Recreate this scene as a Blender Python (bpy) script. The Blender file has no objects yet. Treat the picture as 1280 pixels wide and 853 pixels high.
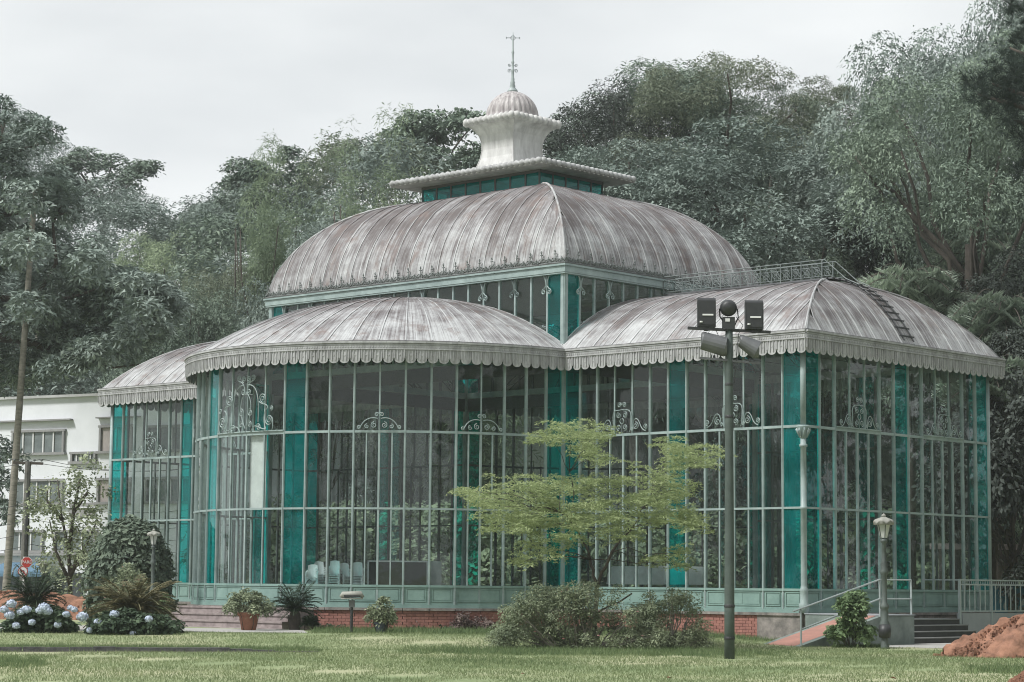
import bpy, math, random
import numpy as np
from mathutils import Vector, Matrix

# ------------------------------------------------------------------ camera, world, light
S = bpy.context.scene
COL = S.collection
PI = math.pi
F_PX, HOR, YAW, ROLL = 2817.0, 730.05, 0.7486, 0.009
EYE = 1.60
X0, D0 = 1.6517, 71.2317
CAM = Vector((-X0*math.cos(YAW)+D0*math.sin(YAW), -X0*math.sin(YAW)-D0*math.cos(YAW), EYE))
TILT = math.atan((HOR-426.5)/F_PX)
cam = bpy.data.objects.new('camera', bpy.data.cameras.new('camera'))
COL.objects.link(cam)
cam.data.sensor_width = 36
cam.data.lens = F_PX/1280*36
cam.data.clip_start, cam.data.clip_end = 1.0, 3000
cam.matrix_world = (Matrix.Translation(CAM) @ Matrix.Rotation(YAW, 4, 'Z') @
                    Matrix.Rotation(PI/2+TILT, 4, 'X') @ Matrix.Rotation(ROLL, 4, 'Z'))
S.camera = cam
S.render.engine = 'CYCLES'
S.cycles.transparent_max_bounces = 40
S.cycles.max_bounces = 6
S.cycles.diffuse_bounces = 3
S.cycles.glossy_bounces = 3
S.cycles.transmission_bounces = 4
S.cycles.volume_bounces = 1
S.cycles.use_denoising = True
S.cycles.filter_width = 1.05
S.view_settings.view_transform = 'Standard'
S.view_settings.look = 'None'
S.view_settings.exposure = 0.42
S.view_settings.gamma = 1.0

SUN_EL, SUN_AZ = math.radians(52), math.radians(200)      # azimuth from +Y clockwise: light from the camera's left
W = bpy.data.worlds.new('World'); S.world = W; W.use_nodes = True
nt = W.node_tree; nt.nodes.clear()
sky = nt.nodes.new('ShaderNodeTexSky'); sky.sky_type = 'NISHITA'; sky.sun_disc = False
sky.sun_elevation = SUN_EL; sky.sun_rotation = SUN_AZ
sky.air_density = 1.0; sky.dust_density = 2.0; sky.ozone_density = 1.0
hsv = nt.nodes.new('ShaderNodeHueSaturation'); hsv.inputs['Saturation'].default_value = 0.12
mixc = nt.nodes.new('ShaderNodeMix'); mixc.data_type = 'RGBA'; mixc.inputs[0].default_value = 0.82
tcw = nt.nodes.new('ShaderNodeTexCoord'); mpw = nt.nodes.new('ShaderNodeMapping'); mpw.inputs['Scale'].default_value = (1, 1, 3.5)
nzw = nt.nodes.new('ShaderNodeTexNoise'); nzw.inputs['Scale'].default_value = 4.0; nzw.inputs['Detail'].default_value = 5
rw = nt.nodes.new('ShaderNodeValToRGB'); rw.color_ramp.elements[0].color = (5.7, 6.0, 6.2, 1); rw.color_ramp.elements[1].color = (7.9, 8.15, 8.2, 1)
rw.color_ramp.elements[0].position = 0.3; rw.color_ramp.elements[1].position = 0.7
nt.links.new(tcw.outputs['Generated'], mpw.inputs[0]); nt.links.new(mpw.outputs[0], nzw.inputs['Vector']); nt.links.new(nzw.outputs[0], rw.inputs[0])
nt.links.new(rw.outputs[0], mixc.inputs[7])               # the overcast layer in front of the blue sky
bg = nt.nodes.new('ShaderNodeBackground'); bg.inputs['Strength'].default_value = 0.1
wo = nt.nodes.new('ShaderNodeOutputWorld')
nt.links.new(sky.outputs[0], hsv.inputs['Color']); nt.links.new(hsv.outputs[0], mixc.inputs[6])
nt.links.new(mixc.outputs[2], bg.inputs['Color']); nt.links.new(bg.outputs[0], wo.inputs['Surface'])
sl = bpy.data.lights.new('sun', 'SUN'); sl.energy = 3.1; sl.angle = math.radians(11); sl.color = (1, 0.985, 0.96)
sun = bpy.data.objects.new('sun', sl); COL.objects.link(sun)
sdir = Vector((math.sin(SUN_AZ)*math.cos(SUN_EL), math.cos(SUN_AZ)*math.cos(SUN_EL), math.sin(SUN_EL)))
sun.rotation_euler = (-sdir).to_track_quat('-Z', 'Y').to_euler()
sun.location = sdir*60

random.seed(4)
rng = np.random.default_rng(7)
FWD = Vector((-math.sin(YAW), math.cos(YAW), 0)); RGT = Vector((math.cos(YAW), math.sin(YAW), 0))

def spot(px, d, py=None, z=0.0):
    """a place d metres in front of the camera in the column px of the photograph; with py its height too"""
    cx, cy = px-640, 426.5-(py if py is not None else 700)
    c, s = math.cos(ROLL), math.sin(ROLL)
    rx, ry = c*cx-s*cy, s*cx+c*cy
    el = TILT+math.atan(ry/F_PX)
    zz = EYE+d*math.tan(el) if py is not None else z
    yc = d*math.cos(TILT)+(zz-EYE)*math.sin(TILT)
    p = CAM+FWD*d+RGT*(rx/F_PX*yc)
    return Vector((p.x, p.y, zz))

# ------------------------------------------------------------------ object helpers
def tag(o, label=None, cat=None, group=None, kind=None):
    if label: o['label'] = label
    if cat: o['category'] = cat
    if group: o['group'] = group
    if kind: o['kind'] = kind
    return o

def empty(name, loc=(0, 0, 0), rz=0, label=None, cat=None, group=None, kind=None):
    o = bpy.data.objects.new(name, None); COL.objects.link(o)
    o.location = loc; o.rotation_euler = (0, 0, rz); o.empty_display_size = 0.3
    return tag(o, label, cat, group, kind)

def copy_tree(o, parent=None):
    c = o.copy(); COL.objects.link(c)
    if parent: c.parent = parent
    for ch in list(o.children): copy_tree(ch, c)
    return c

class MB:
    def __init__(s): s.v = []; s.f = []; s.uv = []; s.smooth = False
    def add(s, vs, fs, uvs=None):
        n = len(s.v); s.v += [tuple(p) for p in vs]; s.f += [tuple(i+n for i in f) for f in fs]
        if uvs: s.uv += uvs
    def box(s, c, d, rz=0, m=None):
        hx, hy, hz = d[0]/2, d[1]/2, d[2]/2
        cs, sn = math.cos(rz), math.sin(rz); vs = []
        for x, y, z in ((-1,-1,-1),(1,-1,-1),(1,1,-1),(-1,1,-1),(-1,-1,1),(1,-1,1),(1,1,1),(-1,1,1)):
            p = (x*hx, y*hy, z*hz)
            if m is not None:
                q = m @ Vector(p); vs.append((c[0]+q[0], c[1]+q[1], c[2]+q[2]))
            else: vs.append((c[0]+p[0]*cs-p[1]*sn, c[1]+p[0]*sn+p[1]*cs, c[2]+p[2]))
        s.add(vs, [(0,3,2,1),(4,5,6,7),(0,1,5,4),(1,2,6,5),(2,3,7,6),(3,0,4,7)]); return s
    def bar(s, a, b, w, h=None, up=(0,0,1)):
        """box bar from a to b; w across, h along up"""
        h = h or w; a, b = Vector(a), Vector(b); d = b-a; L = d.length
        if L < 1e-6: return s
        d.normalize(); u = Vector(up); r = d.cross(u)
        if r.length < 1e-4: r = d.cross(Vector((1, 0, 0)))
        r.normalize(); u = r.cross(d)
        vs = [p+r*(sx*w/2)+u*(sy*h/2) for p in (a, b) for sx, sy in ((-1,-1),(1,-1),(1,1),(-1,1))]
        s.add(vs, [(3,2,1,0),(4,5,6,7),(0,1,5,4),(1,2,6,5),(2,3,7,6),(3,0,4,7)]); return s
    def tube(s, pts, rad, n=6, cap=True):
        pts = [Vector(p) for p in pts]
        if not hasattr(rad, '__len__'): rad = [rad]*len(pts)
        rings = []; prev = None
        for i, p in enumerate(pts):
            t = (pts[min(i+1, len(pts)-1)]-pts[max(i-1, 0)])
            if t.length < 1e-9: t = Vector((0, 0, 1))
            t.normalize()
            if prev is None:
                r = t.cross(Vector((0, 0, 1)))
                if r.length < 1e-3: r = t.cross(Vector((1, 0, 0)))
            else:
                r = prev-t*prev.dot(t)
                if r.length < 1e-4: r = t.orthogonal()
            r.normalize(); prev = r; q = t.cross(r)
            rings.append([p+(r*math.cos(2*PI*k/n)+q*math.sin(2*PI*k/n))*rad[i] for k in range(n)])
        vs = [v for R in rings for v in R]; fs = []
        for i in range(len(rings)-1):
            for k in range(n):
                a, b = i*n+k, i*n+(k+1) % n; fs.append((a, b, b+n, a+n))
        if cap:
            fs.append(tuple(range(n-1, -1, -1))); fs.append(tuple((len(rings)-1)*n+k for k in range(n)))
        s.add(vs, fs); return s
    def lathe(s, prof, c=(0,0,0), n=16, squash=None):
        vs = []; fs = []
        for r, z in prof:
            for k in range(n):
                a = 2*PI*k/n; vs.append((c[0]+r*math.cos(a), c[1]+r*math.sin(a), c[2]+z))
        for i in range(len(prof)-1):
            for k in range(n):
                a, b = i*n+k, i*n+(k+1) % n; fs.append((a, b, b+n, a+n))
        fs.append(tuple(range(n-1, -1, -1))); fs.append(tuple((len(prof)-1)*n+k for k in range(n)))
        s.add(vs, fs); return s
    def build(s, name, mat, parent=None, smooth=None, **kw):
        me = bpy.data.meshes.new(name); me.from_pydata(s.v, [], s.f)
        if s.uv and len(s.uv) == len(s.v):
            l = me.uv_layers.new(name='UVMap')
            idx = np.empty(len(me.loops), int); me.loops.foreach_get('vertex_index', idx)
            l.data.foreach_set('uv', np.array(s.uv, float)[idx].ravel())
        if smooth if smooth is not None else s.smooth: me.polygons.foreach_set('use_smooth', [True]*len(me.polygons))
        me.materials.append(mat)
        o = bpy.data.objects.new(name, me); COL.objects.link(o)
        if parent: o.parent = parent
        return tag(o, **kw)

def np_mesh(name, V, Fq, mat, parent=None, smooth=False, **kw):
    """mesh from numpy verts and equal-sided faces"""
    me = bpy.data.meshes.new(name); nv, nf, k = len(V), len(Fq), Fq.shape[1]
    me.vertices.add(nv); me.vertices.foreach_set('co', np.asarray(V, np.float32).ravel())
    me.loops.add(nf*k); me.loops.foreach_set('vertex_index', np.asarray(Fq, np.int32).ravel())
    me.polygons.add(nf); me.polygons.foreach_set('loop_start', np.arange(0, nf*k, k, dtype=np.int32))
    me.polygons.foreach_set('loop_total', np.full(nf, k, np.int32))
    me.update(calc_edges=True)
    if smooth: me.polygons.foreach_set('use_smooth', np.ones(nf, bool))
    me.materials.append(mat)
    o = bpy.data.objects.new(name, me); COL.objects.link(o)
    if parent: o.parent = parent
    return tag(o, **kw)

# ------------------------------------------------------------------ materials
def mat(name):
    m = bpy.data.materials.new(name); m.use_nodes = True
    n = m.node_tree; b = n.nodes['Principled BSDF']
    return m, n, b
def node(n, t, **kw):
    x = n.nodes.new(t)
    for k, v in kw.items():
        if k.startswith('i_'): x.inputs[k[2:].replace('_', ' ')].default_value = v
        else: setattr(x, k, v)
    return x
def ramp(n, src, stops):
    r = n.nodes.new('ShaderNodeValToRGB'); el = r.color_ramp.elements
    while len(el) < len(stops): el.new(0.5)
    for e, (p, c) in zip(el, stops): e.position = p; e.color = (*c, 1)
    n.links.new(src, r.inputs[0]); return r
def plain(name, c1, c2=None, rough=0.6, scale=3.0, metal=0.0, bump=0.0, detail=6.0, bscale=40, coord='Object', spec=0.5, stretch=None):
    m, n, b = mat(name); L = n.links
    tc = node(n, 'ShaderNodeTexCoord'); src = tc.outputs['Object' if coord == 'World' else coord]
    if coord == 'World':
        src = node(n, 'ShaderNodeNewGeometry').outputs['Position']
    mp = node(n, 'ShaderNodeMapping'); L.new(src, mp.inputs[0])
    if stretch: mp.inputs['Scale'].default_value = stretch
    nz = node(n, 'ShaderNodeTexNoise'); nz.inputs['Scale'].default_value = scale; nz.inputs['Detail'].default_value = detail
    nz.inputs['Roughness'].default_value = 0.65
    L.new(mp.outputs[0], nz.inputs['Vector'])
    c2 = c2 or tuple(x*0.8 for x in c1)
    r = ramp(n, nz.outputs[0], [(0.32, c2), (0.68, c1)]); L.new(r.outputs[0], b.inputs['Base Color'])
    b.inputs['Roughness'].default_value = rough; b.inputs['Metallic'].default_value = metal
    b.inputs['Specular IOR Level'].default_value = spec
    if bump:
        nb = node(n, 'ShaderNodeTexNoise'); nb.inputs['Scale'].default_value = bscale; nb.inputs['Detail'].default_value = 5
        L.new(mp.outputs[0], nb.inputs['Vector'])
        bp = node(n, 'ShaderNodeBump'); bp.inputs['Strength'].default_value = bump; bp.inputs['Distance'].default_value = 0.02
        L.new(nb.outputs[0], bp.inputs['Height']); L.new(bp.outputs[0], b.inputs['Normal'])
    return m

def leafmat(name, dark, light, trans=0.16, tip=None, nscale=0.35, rough=0.75):
    """leaves: colour varies leaf by leaf and in broad drifts"""
    m, n, b = mat(name); L = n.links
    geo = node(n, 'ShaderNodeNewGeometry'); tc = node(n, 'ShaderNodeTexCoord'); oi = node(n, 'ShaderNodeObjectInfo')
    nz = node(n, 'ShaderNodeTexNoise'); nz.inputs['Scale'].default_value = nscale; nz.inputs['Detail'].default_value = 3
    L.new(tc.outputs['Object'], nz.inputs['Vector'])
    mx = node(n, 'ShaderNodeMath', operation='MULTIPLY_ADD'); L.new(geo.outputs['Random Per Island'], mx.inputs[0]); mx.inputs[1].default_value = 0.55
    L.new(nz.outputs[0], mx.inputs[2])
    a2 = node(n, 'ShaderNodeMath', operation='MULTIPLY_ADD'); L.new(oi.outputs['Random'], a2.inputs[0]); a2.inputs[1].default_value = 0.22; L.new(mx.outputs[0], a2.inputs[2])
    stops = [(0.35, dark), (0.85, tuple((x+y)/2 for x, y in zip(dark, light))), (1.0, light)]
    r = ramp(n, a2.outputs[0], stops)
    sc = node(n, 'ShaderNodeMath', operation='MULTIPLY'); L.new(a2.outputs[0], sc.inputs[0]); sc.inputs[1].default_value = 0.8
    L.new(sc.outputs[0], r.inputs[0])
    L.new(r.outputs[0], b.inputs['Base Color']); b.inputs['Roughness'].default_value = rough
    b.inputs['Specular IOR Level'].default_value = 0.2
    tr = node(n, 'ShaderNodeBsdfTranslucent'); L.new(r.outputs[0], tr.inputs['Color'])
    ms = node(n, 'ShaderNodeMixShader'); ms.inputs[0].default_value = trans
    out = n.nodes['Material Output']; L.new(b.outputs[0], ms.inputs[1]); L.new(tr.outputs[0], ms.inputs[2]); L.new(ms.outputs[0], out.inputs['Surface'])
    return m

def glassmat(name, tint, refl=1.0, dirt=(0.5, 0.53, 0.5), dirtamt=0.07, rough=0.02):
    """thin window glass: tinted see-through, Fresnel reflection, a dusty film"""
    m, n, b = mat(name); L = n.links; n.nodes.remove(b)
    out = n.nodes['Material Output']
    tr = node(n, 'ShaderNodeBsdfTransparent'); tr.inputs[0].default_value = (*tint, 1)
    gl = node(n, 'ShaderNodeBsdfGlossy'); gl.inputs['Roughness'].default_value = rough; gl.inputs['Color'].default_value = (refl, refl, refl, 1)
    df = node(n, 'ShaderNodeBsdfDiffuse'); df.inputs['Color'].default_value = (*dirt, 1)
    geo = node(n, 'ShaderNodeNewGeometry'); oi = node(n, 'ShaderNodeObjectInfo')
    mp = node(n, 'ShaderNodeMapping'); mp.inputs['Scale'].default_value = (1.2, 1.2, 0.5); L.new(geo.outputs['Position'], mp.inputs[0])
    nz = node(n, 'ShaderNodeTexNoise'); nz.inputs['Scale'].default_value = 1.3; nz.inputs['Detail'].default_value = 7; L.new(mp.outputs[0], nz.inputs['Vector'])
    mr = node(n, 'ShaderNodeMapRange'); mr.inputs['From Min'].default_value = 0.4; mr.inputs['From Max'].default_value = 0.75
    mr.inputs['To Min'].default_value = dirtamt*0.35; mr.inputs['To Max'].default_value = dirtamt*2.2; L.new(nz.outputs[0], mr.inputs['Value'])
    ad = node(n, 'ShaderNodeMath', operation='MULTIPLY_ADD'); L.new(oi.outputs['Random'], ad.inputs[0]); ad.inputs[1].default_value = dirtamt*0.9; L.new(mr.outputs[0], ad.inputs[2])
    m1 = node(n, 'ShaderNodeMixShader'); L.new(ad.outputs[0], m1.inputs[0]); L.new(tr.outputs[0], m1.inputs[1]); L.new(df.outputs[0], m1.inputs[2])
    lw = node(n, 'ShaderNodeLayerWeight'); pw = node(n, 'ShaderNodeMath', operation='POWER'); L.new(lw.outputs['Facing'], pw.inputs[0]); pw.inputs[1].default_value = 4.2   # Facing is the same from both sides of the pane
    fr = node(n, 'ShaderNodeMath', operation='MULTIPLY_ADD'); L.new(pw.outputs[0], fr.inputs[0]); fr.inputs[1].default_value = 0.9; fr.inputs[2].default_value = 0.024
    # old panes are not quite flat
    bn = node(n, 'ShaderNodeTexNoise'); bn.inputs['Scale'].default_value = 1.6; bn.inputs['Detail'].default_value = 2; L.new(geo.outputs['Position'], bn.inputs['Vector'])
    bp = node(n, 'ShaderNodeBump'); bp.inputs['Strength'].default_value = 0.10; bp.inputs['Distance'].default_value = 0.03; L.new(bn.outputs[0], bp.inputs['Height']); L.new(bp.outputs[0], gl.inputs['Normal'])
    m2 = node(n, 'ShaderNodeMixShader'); L.new(fr.outputs[0], m2.inputs[0]); L.new(m1.outputs[0], m2.inputs[1]); L.new(gl.outputs[0], m2.inputs[2])
    L.new(m2.outputs[0], out.inputs['Surface']); return m

def roofmat():
    """old zinc sheet: pale grey streaks over a mauve-brown weathered coat, running down the slope (UV: u metres across, v metres down)"""
    m, n, b = mat('weathered_zinc'); L = n.links
    tc = node(n, 'ShaderNodeTexCoord'); geo = node(n, 'ShaderNodeNewGeometry'); oi = node(n, 'ShaderNodeObjectInfo')
    def nz(vec, scale, st, det=6):
        mp = node(n, 'ShaderNodeMapping'); mp.inputs['Scale'].default_value = st; L.new(vec, mp.inputs[0])
        q = node(n, 'ShaderNodeTexNoise'); q.inputs['Scale'].default_value = scale; q.inputs['Detail'].default_value = det; q.inputs['Roughness'].default_value = 0.7
        L.new(mp.outputs[0], q.inputs['Vector']); return q.outputs[0]
    off = node(n, 'ShaderNodeVectorMath', operation='ADD'); L.new(tc.outputs['UV'], off.inputs[0])
    cx = node(n, 'ShaderNodeCombineXYZ'); mo = node(n, 'ShaderNodeMath', operation='MULTIPLY'); L.new(oi.outputs['Random'], mo.inputs[0]); mo.inputs[1].default_value = 37.0
    L.new(mo.outputs[0], cx.inputs[2]); L.new(cx.outputs[0], off.inputs[1])
    streak = nz(off.outputs[0], 1.0, (13, 0.40, 1)); fine = nz(off.outputs[0], 1.0, (44, 1.0, 1), 9); blot = nz(geo.outputs['Position'], 0.9, (1, 1, 1), 5)
    a = node(n, 'ShaderNodeMath', operation='MULTIPLY_ADD'); L.new(streak, a.inputs[0]); a.inputs[1].default_value = 0.9; b2 = node(n, 'ShaderNodeMath', operation='MULTIPLY_ADD'); L.new(blot, b2.inputs[0]); b2.inputs[1].default_value = 0.8; b2.inputs[2].default_value = 0.08; L.new(b2.outputs[0], a.inputs[2])
    a2 = node(n, 'ShaderNodeMath', operation='MULTIPLY_ADD'); L.new(fine, a2.inputs[0]); a2.inputs[1].default_value = 0.7; L.new(a.outputs[0], a2.inputs[2])
    a3 = node(n, 'ShaderNodeMath', operation='MULTIPLY_ADD'); L.new(oi.outputs['Random'], a3.inputs[0]); a3.inputs[1].default_value = 0.10; L.new(a2.outputs[0], a3.inputs[2])
    sc = node(n, 'ShaderNodeMath', operation='MULTIPLY'); L.new(a3.outputs[0], sc.inputs[0]); sc.inputs[1].default_value = 0.39
    # lighter towards the eaves, where the rain has washed the coat away (v runs from the eaves up)
    sep = node(n, 'ShaderNodeSeparateXYZ'); L.new(tc.outputs['UV'], sep.inputs[0])
    md = node(n, 'ShaderNodeMapRange'); md.inputs['From Min'].default_value = -4.0; md.inputs['From Max'].default_value = 3.0; md.inputs['To Min'].default_value = 0.16; md.inputs['To Max'].default_value = -0.035
    L.new(sep.outputs[1], md.inputs['Value']); s2 = node(n, 'ShaderNodeMath', operation='ADD'); L.new(sc.outputs[0], s2.inputs[0]); L.new(md.outputs[0], s2.inputs[1])
    r = ramp(n, s2.outputs[0], [(0.44, (0.080, 0.066, 0.064)), (0.49, (0.145, 0.134, 0.137)), (0.535, (0.245, 0.242, 0.245)), (0.61, (0.43, 0.44, 0.442))])
    rn = nz(geo.outputs['Position'], 1.5, (1, 1, .55), 9)
    rm = node(n, 'ShaderNodeMapRange'); rm.inputs['From Min'].default_value = .53; rm.inputs['From Max'].default_value = .68; rm.inputs['To Max'].default_value = .75; L.new(rn, rm.inputs['Value'])
    mxr = node(n, 'ShaderNodeMix', data_type='RGBA'); L.new(rm.outputs[0], mxr.inputs[0]); L.new(r.outputs[0], mxr.inputs[6]); mxr.inputs[7].default_value = (.15, .105, .092, 1)
    L.new(mxr.outputs[2], b.inputs['Base Color']); b.inputs['Roughness'].default_value = 0.6; b.inputs['Metallic'].default_value = 0.0
    bp = node(n, 'ShaderNodeBump'); bp.inputs['Strength'].default_value = 0.25; bp.inputs['Distance'].default_value = 0.03; L.new(fine, bp.inputs['Height']); L.new(bp.outputs[0], b.inputs['Normal'])
    return m

M = {}
M['paint'] = plain('green_grey_paint', (0.32, 0.395, 0.385), (0.20, 0.26, 0.255), 0.5, 2.2, bump=0.1)
M['panel'] = plain('panel_green_paint', (0.22, 0.33, 0.30), (0.14, 0.225, 0.205), 0.5, 1.6, bump=0.1)
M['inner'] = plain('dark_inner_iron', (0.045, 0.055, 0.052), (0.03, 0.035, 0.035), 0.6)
M['backbar'] = plain('backlit_dark_green_iron', (0.075, 0.095, 0.09), (0.045, 0.058, 0.055), 0.6)  # rear ironwork: its backlit shade is put into the colour
M['lining'] = plain('grey_board_ceiling', (0.36, 0.36, 0.35), (0.27, 0.27, 0.265), 0.8, 1.2)
M['roof'] = roofmat()
M['zinc'] = plain('grey_zinc_trim', (0.45, 0.455, 0.455), (0.24, 0.24, 0.24), 0.65, 5.0, bump=0.2, coord='World', stretch=(1, 1, 0.35))
M['crown'] = plain('white_zinc_crown', (0.60, 0.60, 0.585), (0.33, 0.325, 0.32), 0.6, 1.6, bump=0.2, coord='World', stretch=(1.6, 1.6, 0.4))
M['seam'] = plain('dark_gutter_metal', (0.09, 0.09, 0.09), None, 0.6)
M['clear'] = glassmat('clear_glass', (0.915, 0.945, 0.94), 0.9, (0.42, 0.48, 0.47), dirtamt=0.006)
M['teal'] = glassmat('teal_glass', (0.10, 0.88, 0.87), 0.9, (0.01, 0.42, 0.42), 0.055)
M['brick'] = plain('red_painted_brick', (0.34, 0.155, 0.125), (0.22, 0.095, 0.08), 0.8, 6, bump=0.4)
M['mortar'] = plain('mortar', (0.24, 0.115, 0.095), None, 0.9)
M['stone'] = plain('grey_stained_stone', (0.30, 0.27, 0.25), (0.09, 0.085, 0.08), 0.85, 2.5, bump=0.5)
M['step'] = plain('pinkish_stone_step', (0.34, 0.29, 0.28), (0.16, 0.13, 0.13), 0.85, 3, bump=0.4)
M['blackstone'] = plain('black_slate_step', (0.035, 0.037, 0.037), (0.015, 0.016, 0.016), 0.6, 3, bump=0.3)
M['nosing'] = plain('grey_step_edge', (0.22, 0.225, 0.22), None, 0.7)
M['concrete'] = plain('stained_green_concrete', (0.23, 0.27, 0.25), (0.12, 0.15, 0.14), 0.85, 1.8, bump=0.3, coord='World')
M['greywall'] = plain('grey_painted_wall', (0.30, 0.32, 0.34), (0.25, 0.27, 0.285), 0.8, 2)
M['rampred'] = plain('red_ramp_surface', (0.40, 0.20, 0.16), (0.28, 0.15, 0.12), 0.85, 3, bump=0.3)
M['railing'] = plain('grey_railing_paint', (0.36, 0.41, 0.41), (0.26, 0.30, 0.30), 0.5)
M['walkrail'] = plain('dark_grey_rail', (0.19, 0.22, 0.215), (0.12, 0.14, 0.14), 0.6)
M['pole'] = plain('mossy_green_pole', (0.075, 0.10, 0.088), (0.04, 0.055, 0.05), 0.6, 3, bump=0.2)
M['black'] = plain('dark_grey_housing', (0.035, 0.037, 0.04), (0.02, 0.021, 0.023), 0.5)
M['lampgrey'] = plain('mid_grey_housing', (0.13, 0.135, 0.14), (0.08, 0.085, 0.09), 0.5)
M['white'] = plain('white_plastic', (0.78, 0.78, 0.77), (0.68, 0.68, 0.68), 0.4)
M['cloth'] = plain('white_cloth', (0.70, 0.70, 0.68), (0.55, 0.55, 0.54), 0.9)
M['lamppost'] = plain('grey_green_lamp_iron', (0.105, 0.13, 0.12), (0.05, 0.06, 0.057), 0.5)
M['lampcap'] = plain('pale_lamp_hood', (0.34, 0.34, 0.30), (0.20, 0.20, 0.18), 0.6)
M['lampglass'] = plain('frosted_lamp_glass', (0.55, 0.56, 0.54), (0.42, 0.43, 0.42), 0.3)
M['bark'] = plain('brown_bark', (0.10, 0.085, 0.07), (0.04, 0.035, 0.03), 0.95, 4, bump=0.8)
M['palebark'] = plain('pale_palm_bark', (0.30, 0.28, 0.24), (0.15, 0.14, 0.12), 0.95, 3, bump=0.5, stretch=(1, 1, 3))
M['dirt'] = plain('red_earth', (0.36, 0.185, 0.12), (0.13, 0.065, 0.042), 0.95, 3.2, bump=1.0, bscale=14, coord='World', detail=9)
M['terracotta'] = plain('terracotta', (0.36, 0.16, 0.10), (0.24, 0.11, 0.075), 0.85, 4)
M['bluepot'] = plain('blue_grey_pot', (0.06, 0.08, 0.11), None, 0.6)
M['gravel'] = plain('pale_gravel_path', (0.40, 0.39, 0.37), (0.28, 0.275, 0.26), 0.95, 6, bump=0.6, coord='World')
M['kerb'] = plain('dark_stone_kerb', (0.16, 0.155, 0.15), (0.06, 0.06, 0.06), 0.9, 5, bump=0.5)
M['floor'] = plain('interior_stone_floor', (0.12, 0.11, 0.10), None, 0.6)
M['housewall'] = plain('white_render_wall', (0.74, 0.76, 0.79), (0.66, 0.68, 0.71), 0.9, 0.8, coord='World')
M['housetrim'] = plain('grey_window_trim', (0.30, 0.30, 0.30), None, 0.8)
M['pane_dark'] = plain('window_pane_grey', (0.20, 0.23, 0.23), (0.10, 0.12, 0.12), 0.15, 1.2)
M['pane_pink'] = plain('window_blind_pane', (0.42, 0.38, 0.36), None, 0.4)
M['awning'] = plain('blue_awning', (0.10, 0.19, 0.28), None, 0.8)
M['shop'] = plain('dark_shopfront', (0.06, 0.07, 0.08), (0.03, 0.035, 0.04), 0.4)
M['redsign'] = plain('red_sign', (0.45, 0.035, 0.03), None, 0.5)
M['whitesign'] = plain('white_sign', (0.7, 0.7, 0.7), None, 0.5)
M['petal'] = plain('pale_blue_petals', (0.62, 0.68, 0.78), (0.48, 0.55, 0.68), 0.8, 30)
M['pink'] = plain('pink_blossom', (0.50, 0.18, 0.20), (0.45, 0.28, 0.26), 0.8, 3)
M['dryleaf'] = plain('dry_fallen_leaf', (0.22, 0.10, 0.06), None, 0.9)
M['bluefence'] = plain('blue_screen', (0.02, 0.10, 0.14), None, 0.8)
L_ = {}
L_['forest'] = leafmat('forest_leaves', (0.081, 0.117, 0.094), (0.298, 0.367, 0.278))
L_['bamboo'] = leafmat('bamboo_leaves', (0.118, 0.169, 0.108), (0.380, 0.452, 0.291), 0.3)
L_['grey'] = leafmat('grey_green_leaves', (0.089, 0.124, 0.108), (0.379, 0.443, 0.394))
L_['fresh'] = leafmat('bright_leaves', (0.082, 0.106, 0.074), (0.251, 0.284, 0.204), 0.3)
L_['dark'] = leafmat('dark_leaves', (0.030, 0.038, 0.032), (0.114, 0.133, 0.118))
L_['pine'] = leafmat('pine_needles', (0.019, 0.031, 0.026), (0.054, 0.074, 0.062), 0.1)
L_['yellow'] = leafmat('light_green_leaves', (0.22, 0.28, 0.125), (0.50, 0.56, 0.32), 0.4, nscale=0.9)
L_['azalea'] = leafmat('azalea_leaves', (0.116, 0.150, 0.094), (0.424, 0.469, 0.304), 0.25, nscale=1.5)
L_['palm'] = leafmat('drooping_frond_leaves', (0.133, 0.176, 0.143), (0.629, 0.715, 0.584), 0.2)
L_['cycad'] = leafmat('cycad_leaflets', (0.027, 0.047, 0.034), (0.086, 0.124, 0.075), 0.15)
L_['oldcycad'] = leafmat('tired_cycad_leaflets', (0.075, 0.088, 0.050), (0.300, 0.250, 0.138), 0.15)
L_['hydra'] = leafmat('hydrangea_leaves', (0.029, 0.050, 0.032), (0.112, 0.158, 0.094), 0.2, nscale=2)
L_['shrub'] = leafmat('glossy_shrub_leaves', (0.084, 0.138, 0.070), (0.316, 0.422, 0.212), 0.3, nscale=2)
L_['reddish'] = leafmat('reddish_leaves', (0.104, 0.072, 0.072), (0.239, 0.189, 0.164), 0.2, nscale=2)
L_['vine'] = leafmat('drooping_vine_leaves', (0.066, 0.095, 0.074), (0.216, 0.266, 0.197), 0.2, nscale=1.2)
L_['grass'] = leafmat('grass_blades', (0.105, 0.155, 0.065), (0.33, 0.37, 0.20), 0.3, nscale=0.6)
L_['tuft'] = leafmat('dark_grass_blades', (0.078, 0.125, 0.055), (0.197, 0.253, 0.122), 0.3, nscale=0.6)

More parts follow.
